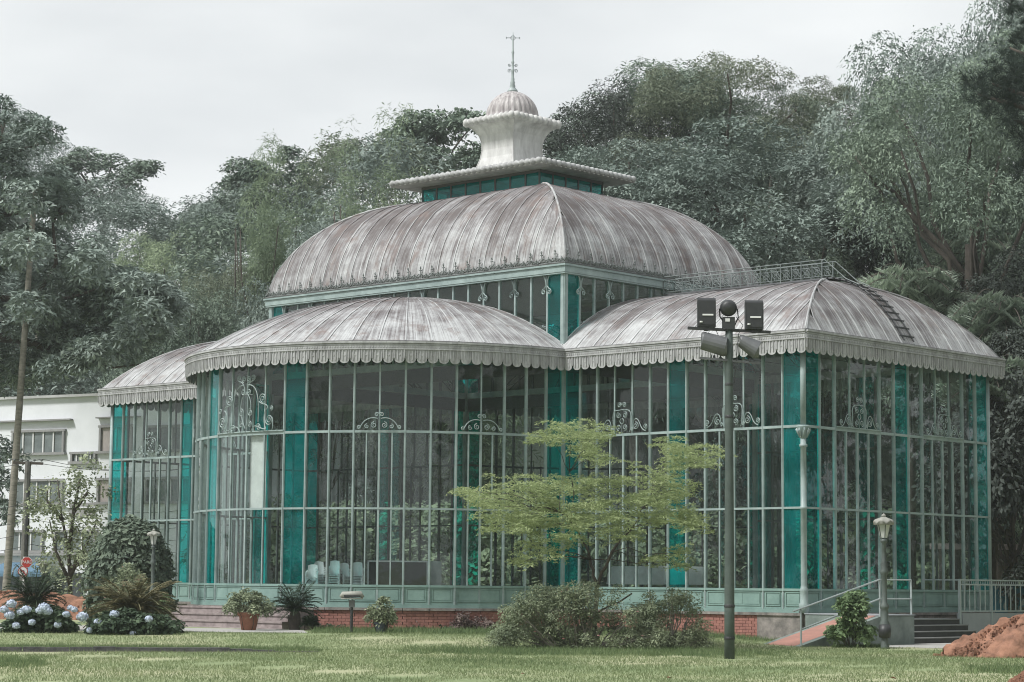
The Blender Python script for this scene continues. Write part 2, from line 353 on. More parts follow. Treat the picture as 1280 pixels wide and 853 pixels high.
def lawnmat():
    m, n, b = mat('lawn_soil_and_turf'); L = n.links
    geo = node(n, 'ShaderNodeNewGeometry')
    n1 = node(n, 'ShaderNodeTexNoise'); n1.inputs['Scale'].default_value = 0.22; n1.inputs['Detail'].default_value = 6; L.new(geo.outputs['Position'], n1.inputs['Vector'])
    n2 = node(n, 'ShaderNodeTexNoise'); n2.inputs['Scale'].default_value = 9; n2.inputs['Detail'].default_value = 4; L.new(geo.outputs['Position'], n2.inputs['Vector'])
    ad = node(n, 'ShaderNodeMath', operation='MULTIPLY_ADD'); L.new(n2.outputs[0], ad.inputs[0]); ad.inputs[1].default_value = 0.35; L.new(n1.outputs[0], ad.inputs[2])
    r = ramp(n, ad.outputs[0], [(0.48, (0.14, 0.19, 0.09)), (0.66, (0.24, 0.28, 0.155)), (0.82, (0.34, 0.345, 0.22))])
    L.new(r.outputs[0], b.inputs['Base Color']); b.inputs['Roughness'].default_value = 0.95; b.inputs['Specular IOR Level'].default_value = 0.1
    return m
M['lawn'] = lawnmat()
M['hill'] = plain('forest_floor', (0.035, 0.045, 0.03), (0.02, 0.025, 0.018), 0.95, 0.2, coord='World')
#SECTIONS
# ------------------------------------------------------------------ ground and hill
AX, BX, LXX = 9.25, 10.13, 14.09           # wing length, depth of the wings, length of the middle
def smooth(x): x = min(1, max(0, x)); return x*x*(3-2*x)
SKY = [(-300, 90), (0, 130), (95, 198), (150, 225), (200, 258), (250, 262), (270, 240), (300, 208), (340, 190), (400, 172), (450, 162), (520, 148), (560, 152), (600, 180),
       (640, 200), (700, 185), (740, 160), (780, 120), (850, 82), (930, 72), (980, 112), (1040, 112), (1080, 130), (1130, 80), (1200, 32), (1280, 10), (1600, 10)]
def skyrow(px): return float(np.interp(px, [a for a, _ in SKY], [b for _, b in SKY]))
def ridge_d(px): return float(np.interp(px, [-300, 60, 230, 300, 650, 760, 1600], [215, 215, 205, 165, 160, 125, 120]))
def hill_z(px, d):
    dr = ridge_d(px); top = EYE+math.tan(TILT+math.atan((426.5-skyrow(px))/F_PX))*dr-11.0
    top = min(top, float(np.interp(px, [600, 760], [99, 16])))
    return -0.4+(top+0.4)*smooth((d-98)/(dr-98))
def to_pd(x, y):
    v = Vector((x, y, 0))-Vector((CAM.x, CAM.y, 0)); d = v.dot(FWD); return (640+F_PX*v.dot(RGT)/max(d, 1), d)
def gz(x, y):
    """the garden rises a hand's breadth towards the round front"""
    px, d = to_pd(x, y); return 0.18*smooth((d-55)/8)*smooth((1010-px)/150)
def on(px, d):
    p = spot(px, d); p.z = gz(p.x, p.y); return p
cs_ = [-400, -250, -160, -110, -80]+[x*1.2-66 for x in range(0, 111)]+[80, 110, 160, 250, 400]
V = [(x, y, gz(x, y)) for y in cs_ for x in cs_]; n = len(cs_)
Fq = [(i*n+j, i*n+j+1, (i+1)*n+j+1, (i+1)*n+j) for i in range(n-1) for j in range(n-1)]
np_mesh('lawn', np.array(V), np.array(Fq), M['lawn'], smooth=True, kind='structure')
pxs = list(range(-900, 2300, 50)); ds = [92+6*i for i in range(9)]+[150+10*i for i in range(12)]+[300, 420, 600]
V = []
for d in ds:
    for px in pxs:
        p = spot(px, d, z=0); V.append((p.x, p.y, hill_z(px, d)+(0.8*math.sin(p.x*0.21)*math.cos(p.y*0.17) if d > 100 else 0)))
Fq = [(i*len(pxs)+j, i*len(pxs)+j+1, (i+1)*len(pxs)+j+1, (i+1)*len(pxs)+j) for i in range(len(ds)-1) for j in range(len(pxs)-1)]
np_mesh('hillside', np.array(V), np.array(Fq), M['hill'], smooth=True, kind='structure')

def sheet(name, pts, m, z=0.004, **kw):
    b = MB(); b.add([(p[0], p[1], z) for p in pts], [tuple(range(len(pts)))]); return b.build(name, m, kind='structure', **kw)
def strip(name, a, c, w0, w1, m, z=0.004):
    return sheet(name, [a-FWD*w0, c-FWD*w0, c+FWD*w1, a+FWD*w1], m, z)
# gravel path: along the left, up to the steps, and a patch before the right steps
def edge_noise(a, c, n, amp): return [a.lerp(c, i/n)+FWD*random.uniform(-amp, amp) for i in range(n+1)]
sheet('gravel_path', edge_noise(spot(-200, 63.4), spot(385, 63.6), 30, 0.12)+edge_noise(spot(380, 67.4), spot(200, 69.2), 10, 0.1)+edge_noise(spot(190, 69.5), spot(-200, 78), 20, 0.2), M['gravel'], 0.186)
sheet('gravel_patch', edge_noise(spot(1085, 61.5), spot(1215, 60.0), 12, 0.4)+edge_noise(spot(1330, 66), spot(1150, 67), 10, 0.3), M['gravel'])
k = empty('path_kerb', spot(180, 51.3), 0, 'low dark stone kerb edging the lawn at the lower left', 'kerb')
a0, a1 = spot(-60, 50.6), spot(400, 52.6)
nk = 16
for i in range(nk):
    q0 = a0.lerp(a1, i/nk+0.001); q1 = a0.lerp(a1, (i+1)/nk-0.001); h = 0.10*(1-smooth((i/nk-.6)/.4))+random.uniform(-.01, .01)
    bb = MB(); mid = (q0+q1)/2-k.location; dirr = q1-q0
    bb.box((mid.x, mid.y, h/2-0.01), (dirr.length, 0.16, h+0.02), math.atan2(dirr.y, dirr.x)); bb.build('kerb_stone', M['kerb'], k)
b = MB(); pts = edge_noise(a0-FWD*0.1, a1-FWD*0.1, 40, 0.03)
b.add([(p.x, p.y, 0.006) for p in pts]+[(p.x-FWD.x*0.5, p.y-FWD.y*0.5, 0.006) for p in reversed(pts)], [tuple(range(82))])
b.build('dark_soil_edge', M['seam'] if False else plain('dark_soil', (0.07, 0.06, 0.045), None, 0.95), kind='structure')

# ------------------------------------------------------------------ the glass palace
PAL = empty('glass_palace', (0, 0, 0), 0, 'long glass pavilion of green iron with teal corner panes and domed zinc roofs', 'pavilion')
zf, zg, z1, z2, zs, ze = 0.84, 1.537, 3.856, 6.212, 8.29, 8.95
zc0, zc1 = 11.496, 11.764
GT = 8.62
STR = [('T', 1), ('C', 1), ('D', 3), ('C', 1), ('T', 1), ('C', 1), ('D', 3), ('C', 1), ('T', 1)]
ARC = [('T', 1), ('C', 1), ('C', 1), ('D', 2), ('C', 1), ('C', 1), ('D', 2), ('C', 1), ('C', 1), ('T', 1)]
ARC = ARC+[('E', 4)]+ARC[::-1]
def obox(b, p, q, z0, z1_, th, off=0.0, inset=0.0):
    """upright slab from p to q (XY), z0..z1, thickness th, moved outward by off"""
    d = Vector((q[0]-p[0], q[1]-p[1], 0)); L = d.length; d.normalize(); nn = Vector((d.y, -d.x, 0))
    c = Vector(((p[0]+q[0])/2, (p[1]+q[1])/2, (z0+z1_)/2))+nn*off
    b.box(c, (L-2*inset, th, z1_-z0), math.atan2(d.y, d.x))
def spiral(cx, cz, r, turns=1.6, a0=0.0, s=1, n=None, r1=0.15):
    n = n or int(11*turns)+2
    return [(cx+r*(1-(1-r1)*i/(n-1))*math.cos(a0+s*2*PI*turns*i/(n-1)), cz+r*(1-(1-r1)*i/(n-1))*math.sin(a0+s*2*PI*turns*i/(n-1))) for i in range(n)]
def scrolls_mesh(curves, rad):
    b = MB()
    for c in curves: b.tube([(x, 0, z) for x, z in c], rad, 4, False)
    return b
def mir(cs): return cs+[[(-x, z) for x, z in c] for c in cs]
def bez(p0, p1, p2, p3, n=10):
    return [tuple((1-t)**3*p0[k]+3*(1-t)**2*t*p1[k]+3*(1-t)*t*t*p2[k]+t**3*p3[k] for k in (0, 1)) for t in [i/n for i in range(n+1)]]
# ornament over a three-bay door group (half width 1.05)
orn3 = mir([spiral(0.10, 0.86, 0.085, 1.5, PI, -1), bez((0.0, 0.72), (0.12, 0.66), (0.36, 0.80), (0.36, 0.50))+[(0.34, 0.1), (0.30, 0.02)],
            spiral(0.12, 0.55, 0.10, 1.5, PI/2, -1), spiral(0.12, 0.17, 0.10, 1.5, -PI/2, 1), [(0.0, 0.0), (0.0, 0.3)], bez((0.02, 0.45), (0.1, 0.38), (0.1, 0.35), (0.02, 0.28)),
            bez((0.42, 0.04), (0.42, 0.5), (0.62, 0.5), (0.72, 0.26)), spiral(0.55, 0.20, 0.12, 1.6, PI/2, -1), bez((0.72, 0.26), (0.78, 0.12), (0.84, 0.06), (0.95, 0.03)),
            spiral(0.93, 0.17, 0.09, 1.5, -PI/2, 1), spiral(0.40, 0.10, 0.06, 1.3, 0, 1)])
orn2 = mir([spiral(0.075, 0.46, 0.075, 1.4, PI, -1), bez((0.05, 0.34), (0.3, 0.40), (0.5, 0.30), (0.60, 0.03)), spiral(0.16, 0.14, 0.10, 1.5, PI/2, -1),
            spiral(0.38, 0.10, 0.075, 1.4, PI/2, -1), spiral(0.62, 0.08, 0.06, 1.3, -PI/2, 1), [(0, 0), (0, 0.42)]])
orn4 = mir([bez((0.0, 0.1), (0.28, 0.5), (0.34, 1.0), (0.06, 1.22)), spiral(0.13, 1.28, 0.11, 1.6, PI, 1), bez((0.06, 1.2), (0.05, 1.5), (0.2, 1.6), (0.33, 1.62)),
            spiral(0.11, 1.68, 0.11, 1.7, -PI/2, 1), spiral(0.33, 1.72, 0.10, 1.6, -PI/2, 1), bez((0.1, 1.5), (0.62, 1.5), (0.62, 0.9), (0.60, 0.3)), spiral(0.80, 1.02, 0.17, 2.0, PI, -1),
            bez((0.63, 0.95), (0.8, 0.8), (1.05, 0.9), (1.04, 0.72)), bez((1.04, 0.72), (0.85, 0.65), (0.82, 0.3), (0.98, 0.08)), spiral(1.12, 0.36, 0.18, 2.0, PI, 1), spiral(1.22, 0.72, 0.08, 1.4, -PI/2, 1),
            spiral(0.62, 0.14, 0.12, 1.6, PI, -1), spiral(0.22, 0.62, 0.13, 1.6, PI/2, 1), spiral(0.2, 0.25, 0.10, 1.5, PI/2, -1), [(0, 0), (0, 1.55)],
            bez((0.25, 0.0), (0.45, 0.35), (0.52, 0.1), (0.98, 0.06)), bez((1.28, 0.42), (1.32, 0.15), (1.3, 0.1), (1.25, 0.02))])
MESHES = {}
def orn(kind):
    if kind not in MESHES:
        b = scrolls_mesh({3: orn3, 2: orn2, 4: orn4}[kind], {3: 0.015, 2: 0.015, 4: 0.017}[kind])
        o = b.build('scroll_ornament', M['paint'], PAL); MESHES[kind] = o.data; return o
    o = bpy.data.objects.new('scroll_ornament', MESHES[kind]); COL.objects.link(o); o.parent = PAL; return o

rear_glass = MB(); rear_teal = MB(); rear_iron = MB(); rear_base = MB()
def lerp2(pts, s):
    i = min(int(s), len(pts)-2); t = s-i
    return (pts[i][0]*(1-t)+pts[i+1][0]*t, pts[i][1]*(1-t)+pts[i+1][1]*t)
def facade(pts, groups, front=True, two=(), base=True):
    i0 = 0
    nb = len(pts)-1
    def put(bld, name, m, acc):
        if front: bld.build(name, m, PAL)
        else: acc.add(bld.v, bld.f)
    def post(s, z0, z1_, w, dp=0.09):
        p = lerp2(pts, s); i = min(int(s), nb-1); d = Vector((pts[i+1][0]-pts[i][0], pts[i+1][1]-pts[i][1], 0))
        if 0 < s < nb and abs(s-round(s)) < 1e-6: d = d.normalized()+Vector((pts[i][0]-pts[i-1][0], pts[i][1]-pts[i-1][1], 0)).normalized()
        ang = math.atan2(d.y, d.x); b = MB(); b.box((p[0], p[1], (z0+z1_)/2), (w, dp, z1_-z0), ang)
        if w > 0.065:                                          # a raised rib down the outer face
            nn = Vector((math.sin(ang), -math.cos(ang), 0)); b.box((p[0]+nn.x*(dp/2+.008), p[1]+nn.y*(dp/2+.008), (z0+z1_)/2), (w*0.4, 0.02, z1_-z0), ang)
        put(b, 'post', M['paint'], rear_iron)
    for gi, (kd, nbay) in enumerate(groups):
        s0, s1 = i0, i0+nbay
        if s0 > 0: post(s0, zf, GT, 0.068)
        door = kd in 'DE'
        nl = 4 if door else 1
        # panes: above the upper bar one per bay, below it four door leaves
        def pane(sa, sb, za, zb, teal):
            p, q = lerp2(pts, sa), lerp2(pts, sb)
            if nb > 20 and door and int(sb-1e-6) > int(sa): pass
            b = MB(); obox(b, p, q, za, zb, 0.008)
            if front:                                              # old panes sit a little crooked in their bars
                dn = Vector((q[0]-p[0], q[1]-p[1], 0)).normalized(); e1, e2 = random.uniform(-.012, .012), random.uniform(-.004, .004)
                b.v = [(v[0]+dn.y*(e1*(j > 3)+e2*(j % 4 in (1, 2))), v[1]-dn.x*(e1*(j > 3)+e2*(j % 4 in (1, 2))), v[2]) for j, v in enumerate(b.v)]
            put(b, 'glass_pane', M['teal' if teal else 'clear'], rear_teal if teal else rear_glass)
        for k in range(nbay): pane(s0+k, s0+k+1, z2, GT, kd == 'T')
        for k in range(1, nbay): post(s0+k, z2, GT, 0.044, 0.06)
        for k in range(nl):
            sa, sb = s0+(s1-s0)*k/nl, s0+(s1-s0)*(k+1)/nl
            pane(sa, sb, zg, z1, kd == 'T'); pane(sa, sb, z1, z2, kd == 'T')
            if k: post(sa, zg if k != nl//2 else zf, z2, 0.062 if k == nl//2 else 0.040, 0.07)
        # bars
        for zz, hh in ((z1, 0.06), (z2, 0.10 if gi in two else 0.075)):
            b = MB()
            for k in range(nbay):
                p, q = lerp2(pts, s0+k), lerp2(pts, s0+k+1); obox(b, p, q, zz-hh/2, zz+hh/2, 0.07, 0.012)
                if gi in two and zz == z2: obox(b, p, q, zz+hh/2, zz+hh/2+0.035, 0.12, 0.03)
            put(b, 'transom', M['paint'], rear_iron)
        # base: rail, sill and raised panels
        npan = 2 if gi in two else 1
        for k in range(npan):
            sa, sb = s0+(s1-s0)*k/npan, s0+(s1-s0)*(k+1)/npan; b = MB(); m_ = max(1, nbay//npan)
            for j in range(m_):
                p, q = lerp2(pts, sa+(sb-sa)*j/m_), lerp2(pts, sa+(sb-sa)*(j+1)/m_)
                obox(b, p, q, zf+0.002, zg-0.002, 0.05); obox(b, p, q, zf+0.004, zf+0.11, 0.09, 0.02); obox(b, p, q, zg-0.07, zg, 0.085, 0.02)
                obox(b, p, q, zf+0.112, zf+0.15, 0.07, 0.005)
                l = 0.09 if j == 0 else 0; r = 0.09 if j == m_-1 else 0
                dd = Vector((q[0]-p[0], q[1]-p[1], 0)).normalized(); pp = (p[0]+dd.x*l, p[1]+dd.y*l); qq = (q[0]-dd.x*r, q[1]-dd.y*r)
                for za, zb in ((zf+0.19, zf+0.215), (zg-0.125, zg-0.10)): obox(b, pp, qq, za, zb, 0.02, 0.036)
                if j == 0: obox(b, pp, (pp[0]+dd.x*.025, pp[1]+dd.y*.025), zf+0.216, zg-0.126, 0.02, 0.036)
                if j == m_-1: obox(b, (qq[0]-dd.x*.025, qq[1]-dd.y*.025), qq, zf+0.216, zg-0.126, 0.02, 0.036)
                obox(b, pp, qq, zf+0.24, zg-0.15, 0.012, 0.03, 0.05)
            put(b, 'base_panel', M['panel'], rear_base)
        if door and front:
            p = lerp2(pts, (s0+s1)/2); a, c = lerp2(pts, s0), lerp2(pts, s1)
            o = orn(4 if kd == 'E' else nbay); ang = math.atan2(c[1]-a[1], c[0]-a[0]); nn = Vector((math.sin(ang), -math.cos(ang), 0))
            o.location = Vector((p[0], p[1], z2+0.05))+nn*0.09; o.rotation_euler = (0, 0, ang)
        i0 += nbay
def line(p, q, n): return [(p[0]+(q[0]-p[0])*i/n, p[1]+(q[1]-p[1])*i/n) for i in range(n+1)]
R0, CX = LXX/2, -LXX/2
arcp = [(CX+R0*math.cos(PI+PI*i/28), R0*math.sin(PI+PI*i/28)) for i in range(29)]
arcr = [(CX+R0*math.cos(PI*i/28), BX+R0*math.sin(PI*i/28)) for i in range(29)]
A = line((0, 0), (AX, 0), 13); B = line((AX, 0), (AX, BX), 13); LF = line((-LXX-AX, 0), (-LXX, 0), 13)
facade(arcp, ARC, True, (10,)); facade(A, STR); facade(B, STR, True, (2, 6)); facade(LF, STR)
facade(line((AX, BX), (0, BX), 13), STR, False); facade(line((-LXX-AX, BX), (-LXX-AX, 0), 13), STR, False)
facade(line((-LXX, BX), (-LXX-AX, BX), 13), STR, False); facade(arcr, ARC, False)
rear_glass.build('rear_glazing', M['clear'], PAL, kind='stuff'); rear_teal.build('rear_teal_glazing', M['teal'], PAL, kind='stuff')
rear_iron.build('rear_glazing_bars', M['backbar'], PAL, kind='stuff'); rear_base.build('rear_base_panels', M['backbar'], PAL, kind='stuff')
# a pale blind behind one entrance pane
b = MB(); p, q = lerp2(arcp, 14.05), lerp2(arcp, 15.9); obox(b, lerp2(arcp, 14.0), lerp2(arcp, 15.0), z1+.03, z2-.03, 0.02, -0.12, 0.04)
b.build('pale_blind', M['cloth'], PAL)
# corner columns
def column(x, y, nbig=True):
    b = MB(); r = 0.085
    b.lathe([(0.15, zf), (0.15, zf+0.25), (0.12, zf+0.3), (0.12, zf+0.62), (0.135, zf+0.66), (0.10, zf+0.72), (r+.008, zf+0.8), (r+.005, 3.8), (r+.03, 3.82), (r+.03, 3.88), (r+.004, 3.9), (r, z2-0.62), (r+.035, z2-0.6), (r+.035, z2-0.54), (r, z2-0.52), (r, z2-0.36)], (x, y, 0), 14)
    b.lathe([(r, z2+0.02), (r, GT+0.1)], (x, y, 0), 14); c = b.build('corner_column', M['paint'], PAL, True)
    b = MB(); b.lathe([(r+.01, z2-0.36), (r+.015, z2-0.3), (0.12, z2-0.2), (0.15, z2-0.1), (0.19, z2-0.04), (0.19, z2), (0.14, z2+.02)], (x, y, 0), 14)
    for k in range(8):
        a = 2*PI*k/8; cxx, cyy = x+0.15*math.cos(a), y+0.15*math.sin(a)
        b.tube([(x+.10*math.cos(a), y+.10*math.sin(a), z2-.34), (x+.16*math.cos(a), y+.16*math.sin(a), z2-.18), (x+.21*math.cos(a), y+.21*math.sin(a), z2-.08), (x+.19*math.cos(a), y+.19*math.sin(a), z2-.15)], [.02, .035, .035, .025], 5)
    b.build('capital', M['paint'], c, True)
column(AX, 0)
for x, y in ((AX, BX), (-LXX-AX, 0), (-LXX-AX, BX)):
    b = MB(); b.tube([(x, y, zf), (x, y, GT)], 0.075, 10); b.build('corner_post', M['paint'], PAL, True)
for x, y in ((0, 0), (-LXX, 0), (0, BX), (-LXX, BX)):
    b = MB(); b.box((x, y, (zf+zc0)/2), (0.17, 0.17, zc0-zf), 0); b.box((x, y, (zf+zc0)/2), (0.09, 0.20, zc0-zf-.01), 0); b.box((x, y, (zf+zc0)/2), (0.20, 0.09, zc0-zf-.02), 0)
    b.build('crossing_post', M['paint'], PAL)

# plinth: brick courses under the apse and most of the near wing, stone elsewhere
def plinth(pts, brick, name):
    b = MB(); c = MB()
    for i in range(len(pts)-1):
        p, q = pts[i], pts[i+1]
        obox(b, p, q, -0.3, zf-0.07, 0.22, -0.03 if brick else 0.02)
        obox(c, p, q, zf-0.075, zf+0.002, 0.30, 0.03)
    o = b.build(name, M['mortar'] if brick else M['stone'], PAL); c.build('ledge', M['stone'], PAL)
    if brick:
        k = MB(); bw, bh = 0.235, 0.075
        for i in range(len(pts)-1):
            d = Vector((pts[i+1][0]-pts[i][0], pts[i+1][1]-pts[i][1], 0)); L = d.length; nbk = max(1, round(L/bw)); w = L/nbk
            d.normalize(); nn = Vector((d.y, -d.x, 0))
            for r_ in range(9):
                z0 = 0.0+r_*0.085
                if z0+bh > zf-0.075: break
                off = 0.5*w if r_ % 2 else 0
                for j in range(nbk):
                    s = j*w+off+w/2
                    if s > L and i == len(pts)-2: continue
                    pr = 0.088+random.uniform(-.006, .006); cpt = Vector((pts[i][0], pts[i][1], 0))+d*s+nn*pr
                    k.box((cpt.x, cpt.y, z0+bh/2), (w-0.012, 0.05, bh), math.atan2(d.y, d.x))
        k.build('brickwork', M['brick'], PAL, kind='stuff')
plinth(arcp, True, 'brick_plinth'); plinth(line((0, 0), (AX*0.83, 0), 9), True, 'brick_plinth')
plinth(line((AX*0.83, 0), (AX, 0), 1), False, 'stone_plinth')
plinth(line((AX, 0), (AX, BX), 4), False, 'stone_plinth'); plinth(LF, False, 'stone_plinth')
plinth(line((AX, BX), (0, BX), 1), False, 'stone_plinth'); plinth(line((-LXX, BX), (-LXX-AX, BX), 1), False, 'stone_plinth'); plinth(line((-LXX-AX, BX), (-LXX-AX, 0), 1), False, 'stone_plinth'); plinth(arcr, False, 'stone_plinth')
# floor
b = MB(); fl = [(AX, 0), (AX, BX)]+[(0, BX)]+arcr[1:-1]+[(-LXX, BX), (-LXX-AX, BX), (-LXX-AX, 0), (-LXX, 0)]+arcp[1:-1]+[(0, 0)]
def inset(p): c = Vector((CX, BX/2)); v = Vector(p)-c; v *= (v.length-0.1)/v.length; return (c.x+v.x, c.y+v.y)
fl = [inset(p) for p in fl]; nn_ = len(fl)
b.add([(x, y, zf-0.02) for x, y in fl]+[(x, y, zf-0.25) for x, y in fl], [tuple(range(nn_)), tuple(range(2*nn_-1, nn_-1, -1))]+[(i, (i+1) % nn_, nn_+(i+1) % nn_, nn_+i) for i in range(nn_)])
b.build('interior_floor', M['floor'], PAL)

# ---- valance: a moulded band with scalloped boards hanging from it
OW = 0.396
def board_proto():
    b = MB(); w, h, t = 0.33, 0.45, 0.02
    out = [(-w/2, 0), (-w/2, -h*0.70)]+[(-w/2+w*0.04+(w*0.92)*(1-math.cos(PI*k/8))/2, -h*0.70-h*0.30*math.sin(PI*k/8)**0.8) for k in range(0, 9)]+[(w/2, -h*0.70), (w/2, 0)]
    n = len(out); b.add([(x, -t/2, z) for x, z in out]+[(x, t/2, z) for x, z in out], [tuple(range(n)), tuple(range(2*n-1, n-1, -1))]+[(i, n+i, n+(i+1) % n, (i+1) % n) for i in range(n)])
    for x, z0, z1_ in ((-w*.44, -.30, -.02), (w*.44, -.30, -.02), (-w*.17, -.36, -.05), (w*.17, -.36, -.05)):
        b.box((x, -t/2-.012, (z0+z1_)/2), (0.026, 0.03, z1_-z0))
    b.box((0, -t/2-.006, -.20), (0.05, 0.014, 0.05), m=Matrix.Rotation(PI/4, 3, 'Y'))
    return b
bp_ = board_proto(); board_me = None; rear_val = MB()
def valance(pts, front):
    global board_me
    f = MB()
    cum = [0]
    for i in range(len(pts)-1): cum.append(cum[-1]+math.dist(pts[i], pts[i+1]))
    Lt = cum[-1]; nbrd = round(Lt/0.34)
    for i in range(len(pts)-1):
        p, q = pts[i], pts[i+1]
        obox(f, p, q, 8.73, 8.90, 0.05); obox(f, p, q, 8.90, 8.955, 0.10, 0.02); obox(f, p, q, 8.70, 8.732, 0.075, 0.012); obox(f, p, q, 8.845, 8.865, 0.07, 0.008)
        # soffit back to the wall line
        d = Vector((q[0]-p[0], q[1]-p[1], 0)).normalized(); nn = Vector((-d.y, d.x, 0))*(OW+0.02)
        f.add([(p[0], p[1], 8.72), (q[0], q[1], 8.72), (q[0]+nn.x, q[1]+nn.y, 8.64), (p[0]+nn.x, p[1]+nn.y, 8.64), (p[0], p[1], 8.90), (q[0], q[1], 8.90), (q[0]+nn.x, q[1]+nn.y, 8.90), (p[0]+nn.x, p[1]+nn.y, 8.90)],
              [(0, 1, 2, 3), (7, 6, 5, 4), (0, 4, 5, 1), (2, 6, 7, 3), (1, 5, 6, 2), (3, 7, 4, 0)])
    f.build('fascia', M['zinc'], PAL)
    if front:
        k = MB(); s = 0.04
        while s < Lt:
            i = max(0, np.searchsorted(cum, s)-1); t = (s-cum[i])/(cum[i+1]-cum[i]); p = (pts[i][0]*(1-t)+pts[i+1][0]*t, pts[i][1]*(1-t)+pts[i+1][1]*t)
            ang = math.atan2(pts[i+1][1]-pts[i][1], pts[i+1][0]-pts[i][0]); k.box((p[0]+math.sin(ang)*.03, p[1]-math.cos(ang)*.03, 8.79), (0.045, 0.02, 0.05), ang); s += 0.085
        k.build('dentil_row', M['zinc'], PAL, kind='stuff')
    for j in range(nbrd):
        s = (j+0.5)*Lt/nbrd; i = int(np.searchsorted(cum, s)-1); t = (s-cum[i])/(cum[i+1]-cum[i])
        p = (pts[i][0]*(1-t)+pts[i+1][0]*t, pts[i][1]*(1-t)+pts[i+1][1]*t); ang = math.atan2(pts[i+1][1]-pts[i][1], pts[i+1][0]-pts[i][0])
        zb = 8.735+random.uniform(-.006, .006)
        if front:
            if board_me is None: o = bp_.build('valance_board', M['zinc'], PAL); board_me = o.data
            else: o = bpy.data.objects.new('valance_board', board_me); COL.objects.link(o); o.parent = PAL
            o.location = (p[0], p[1], zb); o.rotation_euler = (random.uniform(-.03, .03), random.uniform(-.012, .012), ang); o.scale = (Lt/nbrd/0.33*0.985, 1, 1)
        else:
            c, s_ = math.cos(ang), math.sin(ang); rear_val.add([(p[0]+x*c-y*s_, p[1]+x*s_+y*c, zb+z) for x, y, z in bp_.v], bp_.f)
RE = R0+OW; ax0 = math.asin(OW/RE)
arcE = [(CX+RE*math.cos(PI+ax0+(PI-2*ax0)*i/56), RE*math.sin(PI+ax0+(PI-2*ax0)*i/56)) for i in range(57)]
arcRE = [(CX+RE*math.cos(ax0+(PI-2*ax0)*i/56), BX+RE*math.sin(ax0+(PI-2*ax0)*i/56)) for i in range(57)]
xi = CX+RE*math.cos(ax0)
valance(arcE, True); valance([(xi, -OW), (AX+OW, -OW)], True); valance([(AX+OW, -OW), (AX+OW, BX+OW)], True); valance([(-LXX-AX-OW, -OW), (-LXX-xi, -OW)], True)
valance(arcRE, False); valance([(AX+OW, BX+OW), (xi, BX+OW)], False); valance([(-LXX-xi, BX+OW), (-LXX-AX-OW, BX+OW)], False); valance([(-LXX-AX-OW, BX+OW), (-LXX-AX-OW, -OW)], False)
rear_val.build('rear_valance_boards', M['zinc'], PAL, kind='stuff')

# ---- roofs
def arc_prof(w, r):
    R = (w*w+r*r)/(2*r); f0 = math.asin(w/R)
    return (lambda t: w-R*math.sin(f0*(1-t))), (lambda t: R*math.cos(f0*(1-t))-(R-r))
def panels(parent, surf, us, clip, nt=10, sw=0.042, lift=0.022, t1=1.0, mid=0, jt=0.55):
    for u0, u1 in zip(us[:-1], us[1:]):
        cols = [(u0, 0), (u0, lift), (u0+sw, lift), (u0+sw+.003, 0)]+[(u0+sw+(u1-u0-sw)*k/(mid+1), 0) for k in range(1, mid+1)]+[(u1, 0)]
        vs = []; uv = []; rows = 0
        for i in range(nt+1):
            t = t1*i/nt; lo, hi = clip(t)
            if u0 >= hi-1e-4 or u1 <= lo+1e-4:
                # last row ends on the hip: bisect to the t where the strip vanishes
                if rows:
                    a, c = t1*(i-1)/nt, t
                    for _ in range(14):
                        mm = (a+c)/2; l2, h2 = clip(mm)
                        if u0 >= h2 or u1 <= l2: c = mm
                        else: a = mm
                    t = a; lo, hi = clip(t)
                    for u, l in cols: vs.append(surf(min(max(u, lo), hi), t, l)); uv.append((u, t*6-(2.6 if l else 0)))
                    rows += 1
                break
            for u, l in cols:
                uu = min(max(u, lo), hi); l2 = l+(0.03 if t < jt else 0); vs.append(surf(uu, t, l2)); uv.append((u, t*6-(2.6 if l else 0)))
            rows += 1
        if rows < 2: continue
        nc = len(cols); fs = [(r*nc+c, r*nc+c+1, (r+1)*nc+c+1, (r+1)*nc+c) for r in range(rows-1) for c in range(nc-1)]
        b = MB(); b.add(vs, fs, uv); b.build('roof_panel', M['roof'], parent)
def cloister_side(o, e, m, ins, hz, z0):
    o, e, m = Vector(o), Vector(e), Vector(m)
    def surf(u, t, l):
        p = o+e*u+m*ins(t)
        dz = (hz(min(1, t+.01))-hz(max(0, t-.01))); di = (ins(min(1, t+.01))-ins(max(0, t-.01))); k = math.hypot(dz, di) or 1
        return (p.x-m.x*dz/k*l, p.y-m.y*dz/k*l, z0+hz(t)+di/k*l)
    return surf
def us_(L, pitch): n = max(1, round(L/pitch)); return [L*i/n for i in range(n+1)]
Z0 = 8.965; RISE = 2.16; IN = 0.11
def lining(sides, name, extra=None):
    """the boarded underside, one solid sheet just below the panels; it carries them"""
    b = MB()
    for surf, clip, L in sides:
        nt, nu = 12, 10
        for off in (-0.05, -0.09):
            vs = [surf(clip(i/nt)[0]+(clip(i/nt)[1]-clip(i/nt)[0])*j/nu, i/nt, off) for i in range(nt+1) for j in range(nu+1)]
            b.add(vs, [(i*(nu+1)+j, i*(nu+1)+j+1, (i+1)*(nu+1)+j+1, (i+1)*(nu+1)+j) for i in range(nt) for j in range(nu)])
    return b.build(name, M['lining'], PAL)
